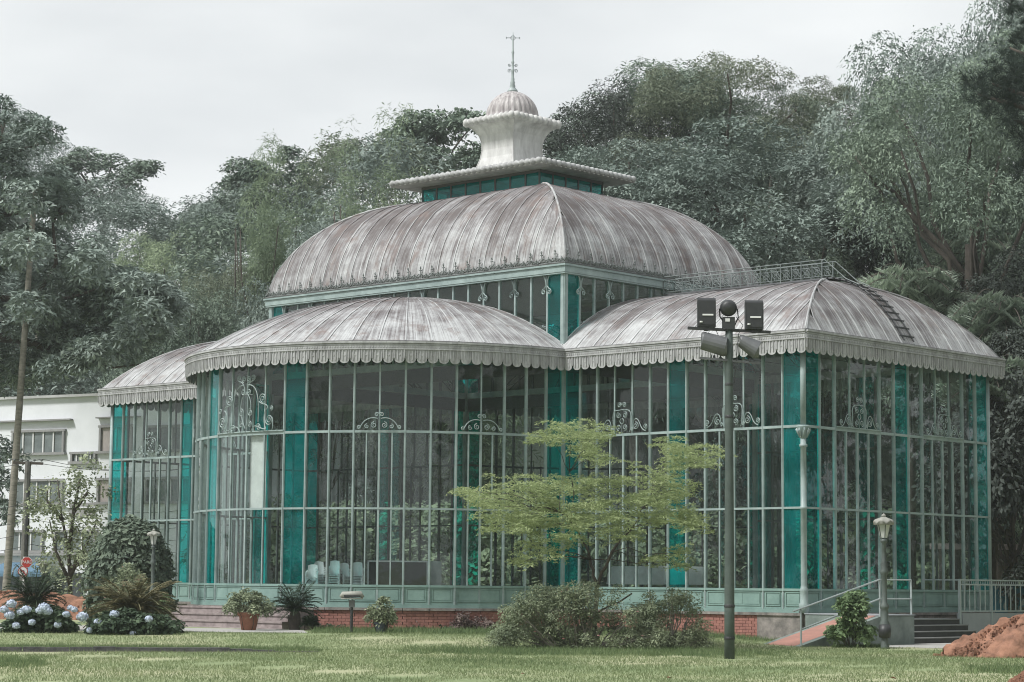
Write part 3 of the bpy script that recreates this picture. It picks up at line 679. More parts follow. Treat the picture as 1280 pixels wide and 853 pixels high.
def wing(x0, x1, sgn):
    """barrel roof from the middle block (x0) to a hipped end (x1)"""
    w = BX/2+OW-IN; ins, hz = arc_prof(w, RISE); end = lambda t: ins(t)/w*2.9; L = abs(x1-x0)
    ys = -OW+IN; ye = BX+OW-IN
    f = cloister_side((x0, ys, 0), (sgn, 0, 0), (0, 1, 0), ins, hz, Z0); bk = cloister_side((x0, ye, 0), (sgn, 0, 0), (0, -1, 0), ins, hz, Z0)
    en = cloister_side((x1, ys, 0), (0, 1, 0), (-sgn, 0, 0), end, hz, Z0)
    cs = lambda t: (0, L-end(t)); ce = lambda t: (ins(t), 2*w-ins(t))
    base = lining([(f, cs, L), (bk, cs, L), (en, ce, 2*w)], 'wing_roof')
    for s, c, LL in ((f, cs, L), (bk, cs, L), (en, ce, 2*w)): panels(base, s, us_(LL, 0.72), c)
    # hip rolls
    for y_, m_ in ((ys, 1), (ye, -1)):
        b = MB(); b.tube([(x1-sgn*end(t), y_+m_*ins(t), Z0+hz(t)+.02) for t in [i/14 for i in range(15)]], 0.035, 6); b.build('hip_roll', M['roof'], base, True)
    b = MB(); b.box(((x0+x1-sgn*2.9)/2, BX/2, Z0+RISE+.015), (L-2.9, 0.16, 0.05)); b.build('ridge_cap', M['roof'], base)
    return base
EX = AX+OW-IN
wing_r = wing(0, EX, 1); wing_l = wing(-LXX, -LXX-EX, -1)
def dome(cy, s):
    Rr = RE-IN; ins, hz = arc_prof(Rr, RISE+0.02)
    def surf(u, t, l):
        r = Rr-ins(t); a = u/Rr; dz = (hz(min(1, t+.01))-hz(max(0, t-.01))); di = (ins(min(1, t+.01))-ins(max(0, t-.01))); k = math.hypot(dz, di) or 1
        r += dz/k*l; return (CX+r*math.cos(a)*1.0, cy+s*r*math.sin(a), Z0+hz(t)+di/k*l)
    LL = PI*Rr; base = lining([(surf, lambda t: (0, LL), LL)], 'apse_roof')
    for u0, u1 in zip(us_(LL, LL/28)[:-1], us_(LL, LL/28)[1:]):
        vs = []; uv = []; nt = 10
        for i in range(nt+1):
            t = 0.97*i/nt; r = Rr-ins(t); sw = min(0.042*Rr/max(r, .3), (u1-u0)*0.4); l2 = 0.03 if t < 0.5 else 0
            for u, l in ((u0, l2), (u0, .022+l2), (u0+sw, .022+l2), (u0+sw, l2), ((u0+sw+u1)/2, l2), (u1, l2)): vs.append(surf(u, t, l)); uv.append((u, t*6-(2.6 if l > l2 else 0)))
        b = MB(); b.add(vs, [(r_*6+c, r_*6+c+1, r_*6+c+7, r_*6+c+6) for r_ in range(nt) for c in range(5)], uv); b.build('roof_panel', M['roof'], base)
    b = MB(); b.lathe([(0.4, Z0+RISE-.04), (0.4, Z0+RISE+.03), (0.1, Z0+RISE+.07)], (CX, cy, 0), 16); b.build('ridge_cap', M['roof'], base)
dome(0, -1); dome(BX, 1)
# dark gutter line on top of the eaves
b = MB()
for pts in (arcE, [(xi, -OW), (AX+OW, -OW), (AX+OW, BX+OW)], [(-LXX-AX-OW, -OW), (-LXX-xi, -OW)]): b.tube([(x, y, 8.965) for x, y in pts], 0.022, 5)
b.build('gutter_lip', M['seam'], PAL)

# ---- upper walls of the middle block
CL = [('T', 1)]+[('C', 1)]*18+[('T', 1)]
def clere(p, q, nb, front):
    pts = line(p, q, nb)
    for i in range(nb):
        b = MB(); obox(b, pts[i], pts[i+1], 8.95, zc0-.02, 0.008); teal = i in (0, nb-1)
        if front: b.build('glass_pane', M['teal' if teal else 'clear'], PAL)
        else: (ct if teal else cg).add(b.v, b.f)
        if i:
            b = MB(); obox(b, (pts[i][0]-(pts[i+1][0]-pts[i][0])*.045, pts[i][1]-(pts[i+1][1]-pts[i][1])*.045), (pts[i][0]+(pts[i+1][0]-pts[i][0])*.045, pts[i][1]+(pts[i+1][1]-pts[i][1])*.045), 8.95, zc0-.01, 0.08)
            if front: b.build('post', M['paint'], PAL)
            else: ci.add(b.v, b.f)
    b = MB(); obox(b, p, q, 8.80, 9.02, 0.10); b.build('ring_beam', M['paint'], PAL)
    ang = math.atan2(q[1]-p[1], q[0]-p[0]); nn = Vector((math.sin(ang), -math.cos(ang), 0))
    if front:
        for i in range(1, nb):
            if i in (1, nb-1) or i % 2 == 1 and (i//2) % 2 == 1 or i in (3, nb-3):
                o = bpy.data.objects.new('bracket', brk) if brk_made else None
                if o is None: continue
                COL.objects.link(o); o.parent = PAL; o.location = Vector((pts[i][0], pts[i][1], zc0-.03))+nn*0.07; o.rotation_euler = (0, 0, ang)
brk_b = scrolls_mesh(mir([bez((0.0, -0.5), (0.02, -0.3), (0.05, -0.1), (0.12, -0.03)), spiral(0.12, -0.55, 0.09, 1.4, PI/2, -1), bez((0.0, -0.35), (0.05, -0.38), (0.08, -0.42), (0.12, -0.46)), [(0, -0.5), (0, 0)]]), 0.022)
_o = brk_b.build('bracket', M['paint'], PAL); brk = _o.data; _o.location = (-LXX/20*3, -0.07, zc0-.03); brk_made = True
cg, ct, ci = MB(), MB(), MB()
clere((-LXX, 0), (0, 0), 20, True); clere((0, 0), (0, BX), 14, True); clere((0, BX), (-LXX, BX), 20, False); clere((-LXX, BX), (-LXX, 0), 14, False)
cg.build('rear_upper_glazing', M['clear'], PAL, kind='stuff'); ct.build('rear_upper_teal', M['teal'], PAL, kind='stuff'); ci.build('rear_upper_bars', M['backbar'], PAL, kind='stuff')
OC = 0.232
def ring(b, x0, x1, y0, y1, z0, z1_, th):
    """mitred square frame: outer rectangle x0..y1, th wide inwards"""
    o_ = [(x0, y0), (x1, y0), (x1, y1), (x0, y1)]; i_ = [(x0+th, y0+th), (x1-th, y0+th), (x1-th, y1-th), (x0+th, y1-th)]
    vs = [(*p, z0) for p in o_]+[(*p, z0) for p in i_]+[(*p, z1_) for p in o_]+[(*p, z1_) for p in i_]; fs = []
    for k in range(4):
        l = (k+1) % 4; fs += [(k, l, 4+l, 4+k)[::-1], (8+k, 8+l, 12+l, 12+k), (k, l, 8+l, 8+k), (4+l, 4+k, 12+k, 12+l)]
    b.add(vs, fs)
b = MB(); ring(b, -LXX-OC+.05, OC-.05, -OC+.05, BX+OC-.05, zc0-.0, zc1-.07, 0.35); ring(b, -LXX-OC, OC, -OC, BX+OC, zc1-.068, zc1, 0.40); ring(b, -LXX-OC+.07, OC-.07, -OC+.07, BX+OC-.07, zc0-.05, zc0-.002, 0.2)
b.build('cornice', M['paint'], PAL)
b = MB(); ring(b, -LXX-OC-.01, OC+.01, -OC-.01, BX+OC+.01, zc1+.002, zc1+.03, 0.3); b.build('cornice_flashing', M['seam'], PAL)
# main vault
HU, HV = 2.885, 1.684
VX0, VX1, VY0, VY1 = -LXX-OC+.13, OC-.13, -OC+.13, BX+OC-.13
wi = (VY1-VY0)/2-HV-.02; we = (VX1-VX0)/2-HU-.02; VH = 3.42; ZV = zc1+.02
def vang(t): return t*PI/2*0.985
insf = lambda t: wi*(1-math.cos(vang(t)))/(1-math.cos(vang(1)))
ende = lambda t: we*(1-math.cos(vang(t)))/(1-math.cos(vang(1)))
hzf = lambda t: VH*math.sin(vang(t))**1.2
sf = [(cloister_side((VX0, VY0, 0), (1, 0, 0), (0, 1, 0), insf, hzf, ZV), (lambda t: (ende(t), VX1-VX0-ende(t))), VX1-VX0),
      (cloister_side((VX0, VY1, 0), (1, 0, 0), (0, -1, 0), insf, hzf, ZV), (lambda t: (ende(t), VX1-VX0-ende(t))), VX1-VX0),
      (cloister_side((VX1, VY0, 0), (0, 1, 0), (-1, 0, 0), ende, hzf, ZV), (lambda t: (insf(t), VY1-VY0-insf(t))), VY1-VY0),
      (cloister_side((VX0, VY0, 0), (0, 1, 0), (1, 0, 0), ende, hzf, ZV), (lambda t: (insf(t), VY1-VY0-insf(t))), VY1-VY0)]
vault = lining(sf, 'vault_roof')
for s, c, LL in sf: panels(vault, s, us_(LL, 0.70), c, nt=14, jt=0.62)
for x_, sx in ((VX0, 1), (VX1, -1)):
    for y_, sy in ((VY0, 1), (VY1, -1)):
        b = MB(); b.tube([(x_+sx*ende(t), y_+sy*insf(t), ZV+hzf(t)+.02) for t in [i/18 for i in range(19)]], 0.04, 6); b.build('hip_roll', M['roof'], vault, True)
# cresting along the cornice
cu = scrolls_mesh([[(0, 0), (0, 0.40)], [(-.05, .30), (.05, .30)], [(-0.025, .38), (0, .43), (.025, .38), (0, .35), (-.025, .38)], spiral(0.085, 0.11, 0.075, 1.3, PI, -1), spiral(-0.085, 0.11, 0.075, 1.3, 0, 1),
                   [(0.28, 0), (0.28, 0.20)], [(.25, .15), (.31, .15)], spiral(0.205, 0.08, 0.06, 1.3, 0, 1), spiral(0.355, 0.08, 0.06, 1.3, PI, -1), [(-.14, .01), (.42, .01)]], 0.019)
_c = cu.build('cresting', plain('dark_grey_cresting', (.17, .19, .185), None, .6), PAL); cme = _c.data; rc = MB()
def crest(p, q, front):
    global _c
    L = math.dist(p, q); n = round(L/0.563); ang = math.atan2(q[1]-p[1], q[0]-p[0])
    for i in range(n):
        s = (i+0.25)*L/n; x = p[0]+(q[0]-p[0])*s/L; y = p[1]+(q[1]-p[1])*s/L
        if front:
            o = _c if _c else bpy.data.objects.new('cresting', cme)
            if not _c: COL.objects.link(o); o.parent = PAL
            _c = None; o.location = (x, y, zc1+.03); o.rotation_euler = (random.uniform(-.08, .08), random.uniform(-.05, .05), ang)
        else:
            c, s_ = math.cos(ang), math.sin(ang); rc.add([(x+a*c, y+a*s_, zc1+.03+z) for a, _y, z in cu.v], cu.f)
k_ = .06
crest((-LXX-OC+k_, -OC+k_), (OC-k_, -OC+k_), True); crest((OC-k_, -OC+k_), (OC-k_, BX+OC-k_), True)
crest((OC-k_, BX+OC-k_), (-LXX-OC+k_, BX+OC-k_), False); crest((-LXX-OC+k_, BX+OC-k_), (-LXX-OC+k_, -OC+k_), False)
rc.build('rear_cresting', M['railing'], PAL, kind='stuff')

# ---- lantern
mx, my = CX, BX/2
ZL0, ZL1 = ZV+VH-0.25, 15.82
b = MB(); ring(b, mx-HU, mx+HU, my-HV, my+HV, ZL1-.10, ZL1, 0.08); ring(b, mx-HU, mx+HU, my-HV, my+HV, ZL0, ZL0+.22, 0.08); b.build('lantern_frame', M['seam'], PAL)
for (p, q, n_) in (((mx-HU, my-HV), (mx+HU, my-HV), 8), ((mx+HU, my-HV), (mx+HU, my+HV), 5), ((mx+HU, my+HV), (mx-HU, my+HV), 8), ((mx-HU, my+HV), (mx-HU, my-HV), 5)):
    pts = line(p, q, n_)
    for i in range(n_):
        b = MB(); obox(b, pts[i], pts[i+1], ZL0+.22, ZL1-.10, 0.008, -.03, 0.0); b.build('lantern_pane', M['teal'], PAL)
        b = MB(); obox(b, (pts[i][0], pts[i][1]), (pts[i][0]+(q[0]-p[0])/n_*.09, pts[i][1]+(q[1]-p[1])/n_*.09), ZL0+.2, ZL1-.08, 0.05, -.035); b.build('lantern_bar', M['seam'], PAL)
def rope(x0, x1, y0, y1, z, r, pitch, m_):
    b = MB()
    for p, q in (((x0, y0), (x1, y0)), ((x1, y0), (x1, y1)), ((x1, y1), (x0, y1)), ((x0, y1), (x0, y0))):
        L = math.dist(p, q); nn = max(2, round(L/pitch)); k = nn*6
        b.tube([(p[0]+(q[0]-p[0])*i/k, p[1]+(q[1]-p[1])*i/k, z) for i in range(k+1)], [r*(0.50+0.55*abs(math.sin(PI*i/6))) for i in range(k+1)], 10)
    return b.build('rope_moulding', m_, PAL, True)
EU, EV = HU+.80, HV+.80
b = MB(); ring(b, mx-EU, mx+EU, my-EV, my+EV, ZL1+.002, ZL1+.10, 0.9); b.build('lantern_eave', M['crown'], PAL)
rope(mx-EU, mx+EU, my-EV, my+EV, ZL1+.11, 0.115, 0.25, M['zinc'])
def loft(secs, name, m_, smooth=False, nseg=7):
    """stack of rounded-corner rectangles (hx, hy, z)"""
    b = MB(); vs = []; fs = []; n_ = 4*nseg
    for hx, hy, z in secs:
        for k in range(4):
            c = [(-1, -1), (1, -1), (1, 1), (-1, 1)]
            a, e = c[k], c[(k+1) % 4]
            for j in range(nseg): t = j/nseg; vs.append((mx+hx*(a[0]*(1-t)+e[0]*t), my+hy*(a[1]*(1-t)+e[1]*t), z))
    for i in range(len(secs)-1):
        for k in range(n_): l = (k+1) % n_; fs.append((i*n_+k, i*n_+l, (i+1)*n_+l, (i+1)*n_+k))
    fs.append(tuple(range(n_-1, -1, -1))); fs.append(tuple((len(secs)-1)*n_+k for k in range(n_)))
    b.add(vs, fs); return b.build(name, m_, PAL, smooth)
loft([(EU-.02, EV-.02, ZL1+.10), (3.0, 1.95, 15.97), (1.8, 1.5, 16.01), (1.40, 1.38, 16.04)], 'lantern_roof', M['roof'])
ne = [(1.50, 1.45, 16.0), (1.24, 1.22, 16.10), (1.02, 1.02, 16.25), (0.89, 0.89, 16.45), (0.80, 0.80, 16.75), (0.76, 0.76, 17.05), (0.77, 0.77, 17.32), (0.83, 0.83, 17.56), (0.94, 0.94, 17.76), (1.10, 1.10, 17.90), (1.24, 1.24, 17.95)]
loft(ne, 'lantern_neck', M['crown'])
for sx in (-1, 1):
    for sy in (-1, 1):
        b = MB(); b.tube([(mx+sx*a, my+sy*c, z) for a, c, z in ne], 0.022, 6); b.build('neck_arris', M['crown'], PAL, True)
KH = 1.22
b = MB(); ring(b, mx-KH, mx+KH, my-KH, my+KH, 17.952, 18.12, 1.19); b.build('crown_slab', M['crown'], PAL)
rope(mx-KH, mx+KH, my-KH, my+KH, 18.04, 0.145, 0.24, M['crown'])
# gadrooned cap
b = MB(); nr = 96; vs = []; fs = []
prof = [(1.02, 18.12), (1.02, 18.20), (0.96, 18.24)]+[(0.96*math.cos(a), 18.24+0.98*math.sin(a)) for a in [PI/2*k/12 for k in range(1, 12)]]+[(0.06, 19.225)]
for i, (r, z) in enumerate(prof):
    for k in range(nr):
        a = 2*PI*k/nr; g = 1 if i < 2 else 1-0.10*(1-abs(math.sin(a*14)))**1.5; vs.append((mx+r*g*math.cos(a), my+r*g*math.sin(a), z))
for i in range(len(prof)-1):
    for k in range(nr): l = (k+1) % nr; fs.append((i*nr+k, i*nr+l, (i+1)*nr+l, (i+1)*nr+k))
fs.append(tuple((len(prof)-1)*nr+k for k in range(nr))); b.add(vs, fs); b.build('ribbed_cap', M['roof'] if False else plain('streaked_cap_zinc', (0.50, 0.48, 0.47), (0.17, 0.145, 0.15), 0.6, 1.6, stretch=(5, 5, 0.5)), PAL, True)
b = MB(); b.lathe([(0.20, 19.2), (0.18, 19.28), (0.09, 19.38), (0.11, 19.42), (0.075, 19.5), (0.095, 19.56), (0.06, 19.62), (0.075, 19.68), (0.05, 19.74), (0.05, 19.95), (0.07, 20.0), (0.04, 20.05), (0.04, 20.25), (0.06, 20.3), (0.035, 20.36), (0.035, 20.6), (0.055, 20.66), (0.03, 20.74), (0.025, 21.1), (0.012, 21.42)], (mx, my, 0), 10)
sp = b.build('finial_spire', M['railing'], PAL, True)
b = scrolls_mesh(mir([spiral(0.12, 19.98, 0.075, 1.4, PI, -1), spiral(0.12, 20.2, 0.06, 1.4, PI, 1), [(0, 21.2), (0.24, 21.2)], [(0.24, 21.16), (0.24, 21.24)], [(0, 21.1), (.10, 21.2), (0, 21.3)]]), 0.012)
b.v = [(x*RGT.x+mx, x*RGT.y+my, z) for x, y, z in b.v]; b.build('finial_cross', M['railing'], sp)

# ---- roof walks, railings and ladder
def walk(x0, x1, sgn, base):
    zt = Z0+RISE+.08; b = MB(); b.box(((x0+x1)/2, BX/2, zt+.02), (abs(x1-x0), 0.62, 0.05)); wk = b.build('roof_walk', M['lampgrey'], PAL)
    for sy in (-.3, .3):
        y = BX/2+sy; b = MB(); hr = 0.62
        b.tube([(x0, y, zt+hr), (x1-sgn*.3, y, zt+hr), (x1+sgn*.5, y, zt-.05), (x1+sgn*1.0, y, zt-.28)], 0.016, 5); b.tube([(x0, y, zt+hr-.12), (x1-sgn*.35, y, zt+hr-.12)], 0.012, 4); b.tube([(x0, y, zt+.1), (x1, y, zt+.1)], 0.012, 4)
        n = 8
        for i in range(n+1):
            x = x0+(x1-sgn*.4-x0)*i/n; b.bar((x, y, zt), (x, y, zt+hr), 0.025)
            if i < n:
                w = (x1-sgn*.4-x0)/n
                for q in (0.27, 0.73):
                    b.tube([(x+w*q+px, y, zt+.27+pz) for px, pz in spiral(0, 0, 0.14, 1.7, 0, 1)], 0.012, 4, False)
                    b.tube([(x+w*q+px, y, zt+.42+pz) for px, pz in spiral(0, 0, 0.08, 1.3, PI, -1)], 0.012, 4, False)
                b.tube([(x, y, zt+.12), (x+w*.5, y, zt+.46), (x+w, y, zt+.12)], 0.01, 4, False)
        b.build('walk_railing', M['walkrail'], wk)
    w = BX/2+OW-IN; ins, hz = arc_prof(w, RISE); xe = EX if sgn > 0 else -LXX-EX
    lad = MB(); P_ = []
    for i in range(15):
        t = 1-i/14*0.995; P_.append((xe-sgn*(ins(t)/w*2.9)+sgn*.07, Z0+hz(t)+.10))
    for sy in (-.26, .26): lad.tube([(x, BX/2+sy, z) for x, z in P_], 0.028, 5)
    la = lad.build('roof_ladder', M['black'], PAL)
    for i in range(14):
        f = i+0.5; x = (P_[i][0]+P_[i+1][0])/2; z = (P_[i][1]+P_[i+1][1])/2
        b = MB(); b.bar((x, BX/2-.38, z), (x, BX/2+.38, z), 0.05, 0.045); b.build('ladder_rung', M['black'], la)
walk(0.2, 7.0, 1, wing_r); walk(-LXX-.2, -LXX-7.0, -1, wing_l)

# ---- inside: arched ribs, tie rods, wall ring
b = MB()
w = BX/2+OW-IN; ins, hz = arc_prof(w-.12, RISE-.1)
def archrib(b, f):
    P1 = []; P2 = []
    for i in range(17):
        t = i/8 if i <= 8 else 2-i/8; s_ = ins(t) if i <= 8 else 2*(w-.12)-ins(t)
        P1.append(f(s_, Z0+hz(t)-.12)); P2.append(f(s_, Z0+hz(t)-.45))
    b.tube(P1, 0.035, 4); b.tube(P2[1:-1], 0.03, 4)
    for i in range(1, 15): b.bar(P1[i], P2[i+1], 0.02); b.bar(P2[i], P1[i+1], 0.02)
for x in (0.3, 2.13, 4.27, 6.40, -LXX-.3, -LXX-2.13, -LXX-4.27, -LXX-6.4): archrib(b, lambda s_, z, x=x: (x, -OW+IN+.12+s_, z))
for cy, s in ((0, -1), (BX, 1)):
    for k in range(2, 27, 3):
        a = PI*k/28
        inA, hA = arc_prof(RE-IN, RISE); P1 = []; P2 = []
        for i in range(9):
            t = i/8*.97; r = RE-IN-inA(t); P1.append((CX+r*math.cos(a), cy+s*r*math.sin(a), Z0+hA(t)-.12)); P2.append((CX+r*math.cos(a), cy+s*r*math.sin(a), Z0+hA(t)-.42))
        b.tube(P1, 0.03, 4); b.tube(P2, 0.025, 4)
        for i in range(8): b.bar(P1[i], P2[i+1], 0.018)
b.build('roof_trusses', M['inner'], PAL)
b = MB()
for p, q in (((0, 0), (0, BX)), ((-LXX, 0), (-LXX, BX)), ((-LXX, 0), (0, 0)), ((-LXX, BX), (0, BX))): obox(b, p, q, 8.3, 8.78, 0.05)
for x in (2.13, 4.27, 6.4, -LXX-2.13, -LXX-4.27): b.tube([(x, 0, 8.75), (x, BX, 8.75)], 0.015, 4)
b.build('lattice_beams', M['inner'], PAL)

# ---- steps at the apse door
st = empty('entrance_steps', (CX, -R0-1.4, 0), 0, 'four worn stone steps up to the round front of the pavilion', 'steps')
for i in range(4):
    y0 = -R0-0.35-0.34*(3-i); w_ = 2.75+0.12*(3-i); z1_ = 0.205*(i+1)
    b = MB(); b.box((0.0, (y0-0.0+(-R0+.9))/2-st.location.y, (z1_-.06)/2-.0+(i*0.0)), (2*w_, (-R0+.9)-y0, z1_-.06)); s1_ = b.build('riser', M['step'], st)
    b = MB(); b.box((0, y0+.17-st.location.y-.015, z1_-.03), (2*w_+.05, 0.37, 0.055)); b.build('tread', M['step'], s1_)
# ------------------------------------------------------------------ right-hand steps, landing, ramps, railings (in front of the end wall)
def y_at(px, X, z=0.4):
    """where along the line X = const the column px falls"""
    lo, hi = -30.0, 40.0
    for _ in range(50):
        m = (lo+hi)/2
        if to_pd(X, m)[0] < px: lo = m
        else: hi = m
    return lo
XL = 12.0
yb0, yb1 = y_at(1103, XL), y_at(1143, XL)
lb = empty('landing_block', ((AX+XL)/2, (yb0+yb1)/2, 0), 0, 'stained green concrete landing between ramp and black steps', 'landing')
b = MB(); b.box((0.06, 0, (zf-.03)/2), (XL-AX-.16, yb1-yb0, zf-.03)); b.build('landing_body', M['concrete'], lb)
b = MB(); b.box((0.06, 0, zf-.012), (XL-AX-.10, yb1-yb0+.04, 0.03)); b.build('landing_top', M['greywall'], lb)
ss = empty('black_steps', (10.9, yb1+1.0, 0), 0, 'four black stone steps with pale edges beside the concrete landing', 'steps')
XS = XL-0.42
for i in range(4):
    xo = XS-0.30*i; yr = y_at(1228-9.5*i, xo); zt = 0.17*(4-i) if False else 0.17*(i+1)
    b = MB(); b.box(((AX+.12+xo)/2-ss.location.x, (yb1+.03+yr)/2-ss.location.y, 0.17*i+.068), (xo-AX-.12, yr-yb1-.03, 0.145)); r_ = b.build('riser', M['blackstone'], ss)
    b = MB(); b.box(((AX+.12+xo+.02)/2-ss.location.x, (yb1+.03+yr+.02)/2-ss.location.y, 0.17*i+.155), (xo-AX-.10, yr-yb1-.01, 0.028)); b.build('tread', M['nosing'], r_)
# ramp towards the camera's left
rp = empty('access_ramp', (11.2, yb0-2.2, 0), 0, 'red surfaced ramp with pale edge rising to the landing', 'ramp')
yr0 = y_at(1001, XL)
b = MB(); x0_, x1_ = 10.65, XL-.03
def ramp_slab(b, xa, xb, ya, za, yb, zb, dz=0.0):
    ox, oy = rp.location.x, rp.location.y
    b.add([(xa-ox, ya-oy, -.05), (xb-ox, ya-oy, -.05), (xb-ox, yb-oy, -.05), (xa-ox, yb-oy, -.05), (xa-ox, ya-oy, za+dz), (xb-ox, ya-oy, za+dz), (xb-ox, yb-oy, zb+dz), (xa-ox, yb-oy, zb+dz)],
          [(0, 3, 2, 1), (4, 5, 6, 7), (0, 1, 5, 4), (1, 2, 6, 5), (2, 3, 7, 6), (3, 0, 4, 7)])
ramp_slab(b, x0_, x1_, yr0, 0.02, yb0-.01, zf-.04); b.build('ramp_body', M['concrete'], rp)
b = MB(); ox, oy = rp.location.x, rp.location.y
b.add([(x0_+.15-ox, yr0+.05-oy, .034), (x1_-.18-ox, yr0+.05-oy, .034), (x1_-.18-ox, yb0-.02-oy, zf-.03), (x0_+.15-ox, yb0-.02-oy, zf-.03)], [(0, 1, 2, 3)]); b.build('ramp_surface', M['rampred'], rp)
# its handrail
hr = empty('ramp_handrail', (XL-.06, yb0, 0), 0, 'thin grey pipe handrail along the red ramp and landing', 'handrail')
def hz_(y): return 0.02+(zf-.06)*(y-yr0)/(yb0-yr0) if y < yb0 else zf
ya_, yb_, yc_ = y_at(1004, XL), y_at(1102, XL), y_at(1141, XL)
b = MB()
for h in (0.95, 0.42):
    pts = [(0, ya_-.35*(h > .9)-yb0, hz_(ya_)+h-.05*(h > .9)), (0, yb_-yb0, zf+h+.02), (0, yc_-yb0, zf+h+.02)]; b.tube(pts, 0.024, 6)
b.build('rail', M['railing'], hr)
for y, in ((ya_,), (yb_,), (yc_,)):
    b = MB(); b.tube([(0, y-yb0, hz_(y)-.05), (0, y-yb0, zf+.97 if y > ya_+.1 else hz_(y)+.95)], 0.026, 6); b.build('post', M['railing'], hr)
# balustrade at the right, over a grey wall
yw0, yw1, yw2 = y_at(1199, XS-.9), y_at(1238, XS-.9), 21.0
gw = empty('grey_wall_balustrade', (XS-.9, yw0, 0), 0, 'grey metal balustrade standing on a low grey wall right of the steps', 'balustrade')
XB = XS-.9; oy = yw0
b = MB(); b.box((-.1, (yw2-oy)/2+.15, 0.42), (0.2, yw2-oy, 0.84)); b.build('low_wall', M['greywall'], gw)
b = MB()
for z in (zf+.06, zf+.86, zf+1.0): b.bar((0, 0, z), (0, yw2-oy, z), 0.045, 0.04)
b.bar((-1.3, 0, zf+1.0), (0, 0, zf+1.0), 0.045, .04)
b.build('rail', M['railing'], gw)
for y in (0, yw1-oy, yw1-oy+2.4, yw1-oy+4.8): b = MB(); b.bar((0, y, 0.1), (0, y, zf+1.03), 0.07); b.build('post', M['railing'], gw)
y = 0.26; bm_ = MB(); bm_.bar((0, 0, zf+.06), (0, 0, zf+.86), 0.05, 0.012, up=(1, 0, 0)); bme = None
while y < yw2-oy:
    o = bm_.build('baluster', M['railing'], gw) if bme is None else bpy.data.objects.new('baluster', bme)
    if bme is None: bme = o.data
    else: COL.objects.link(o); o.parent = gw
    o.location = (0, y, 0); y += 0.30
b = MB(); y = 0.1
while y < yw2-oy: b.tube([(0, y+px, zf+.93+pz) for px, pz in spiral(0, 0, 0.06, 1, 0, 1, 9, 1)], 0.008, 4, False); y += 0.13
b.build('ring_band', M['railing'], gw, kind='stuff')
gw2 = empty('rear_balustrade', (XB+1.5, yw1+1.0, 0), 0, 'second grey balustrade nearer the earth heap, sloping down a ramp', 'balustrade')
b = MB()
for z in (zf-.02, zf+.78): b.bar((0, 0, z+.1), (0, 7, z-.25), 0.045, 0.04)
b.build('rail', M['railing'], gw2)
b = MB()
for y in (0, 2.3, 4.6, 6.9): b.bar((0, y, 0), (0, y, zf+.9-.05*y), 0.06)
b.build('post', M['railing'], gw2)
for i in range(22):
    y = 0.3+i*.3; o = bpy.data.objects.new('baluster', bme); COL.objects.link(o); o.parent = gw2; o.location = (0, y, -.0-.05*y)

# ------------------------------------------------------------------ floodlight pole
p = on(913, 50)
fp = empty('floodlight_pole', p, YAW, 'tall mossy green steel pole with two crossbars in front of the pavilion', 'pole')
ztop = spot(913, 50, 377).z; za1 = spot(913, 50, 413).z; za2 = spot(913, 50, 452).z
b = MB(); b.tube([(0, 0, -.1), (0, 0, 1.05), (0, 0, za2), (0, 0, za1+.06)], [0.115, 0.112, 0.088, 0.082], 14); b.build('pole_shaft', M['pole'], fp, True)
for z in (0.42, 1.12, za2-.55, 5.3): b = MB(); rb_ = .118-.0045*z; b.lathe([(rb_, z), (rb_+.006, z+.02), (rb_+.006, z+.05), (rb_, z+.07)], n=14); b.build('pole_band', M['black'], fp)
b = MB(); b.bar((-.93, -.10, za1+.03), (.93, .06, za1-.03), 0.09, 0.06); b.build('crossbar', M['black'], fp)
b = MB(); b.bar((-.66, -.12, za2+.06), (.68, .04, za2-.03), 0.06, 0.05); b.build('crossbar', M['lampgrey'], fp)
def loc(px, py): q = spot(px, 50, py); return ((q-p).dot(RGT), q.z-p.z)
def boxlight(px, py0, py1, w):
    x, z0_ = loc(px, py1); _, z1_ = loc(px, py0)
    h = z1_-z0_; g = bpy.data.objects.new('box_floodlight', None); 
    b = MB(); d = 0.26
    b.box((x, 0, z0_+h*.5-.02), (w, d, h-.1)); b.tube([(x-w/2, 0, z1_-.10), (x+w/2, 0, z1_-.10)], d*.42, 12); b.box((x, -d/2-.012, z0_+h*.42), (w*.86, 0.02, h*.62))
    f = b.build('floodlight_housing', M['black'], fp)
    b = MB(); b.box((x+.02, -d/2-.03, z0_+h*.43), (w*.60, 0.02, 0.035)); b.build('white_slot', M['white'], f)
    b = MB(); b.lathe([(0.035, 0), (0.035, .03)], (x-w*.32, -d/2-.03, z0_+.12), 8); b.build('knob', M['white'], f)
    b = MB(); b.bar((x, 0, z0_-.05), (x, 0, z0_+.08), 0.10); b.build('bracket', M['black'], f)
boxlight(883, 373, 411, 0.40); boxlight(942.5, 376, 414, 0.40)
x, z = loc(910.5, 386)
b = MB(); b.tube([(x, -.18, z-.02), (x, -.10, z+.0), (x, .05, z+.02), (x, .16, z+.03)], [0.13, 0.185, 0.19, 0.10], 16); f = b.build('round_floodlight', M['black'], fp, True)
b = MB(); b.tube([(x-.2, 0, z), (x-.19, 0, z-.18), (x-.12, 0, z-.28)], .016, 5); b.tube([(x+.2, 0, z), (x+.22, 0, z-.2), (x+.12, 0, z-.42)], .014, 5); b.build('yoke', M['black'], f)
b = MB(); b.box((x, 0, z-.34), (0.27, 0.22, 0.28)); b.build('ballast_box', M['black'], f); b = MB(); b.box((x-.03, -.12, z-.27), (0.10, 0.01, 0.07)); b.build('badge', M['whitesign'], f)
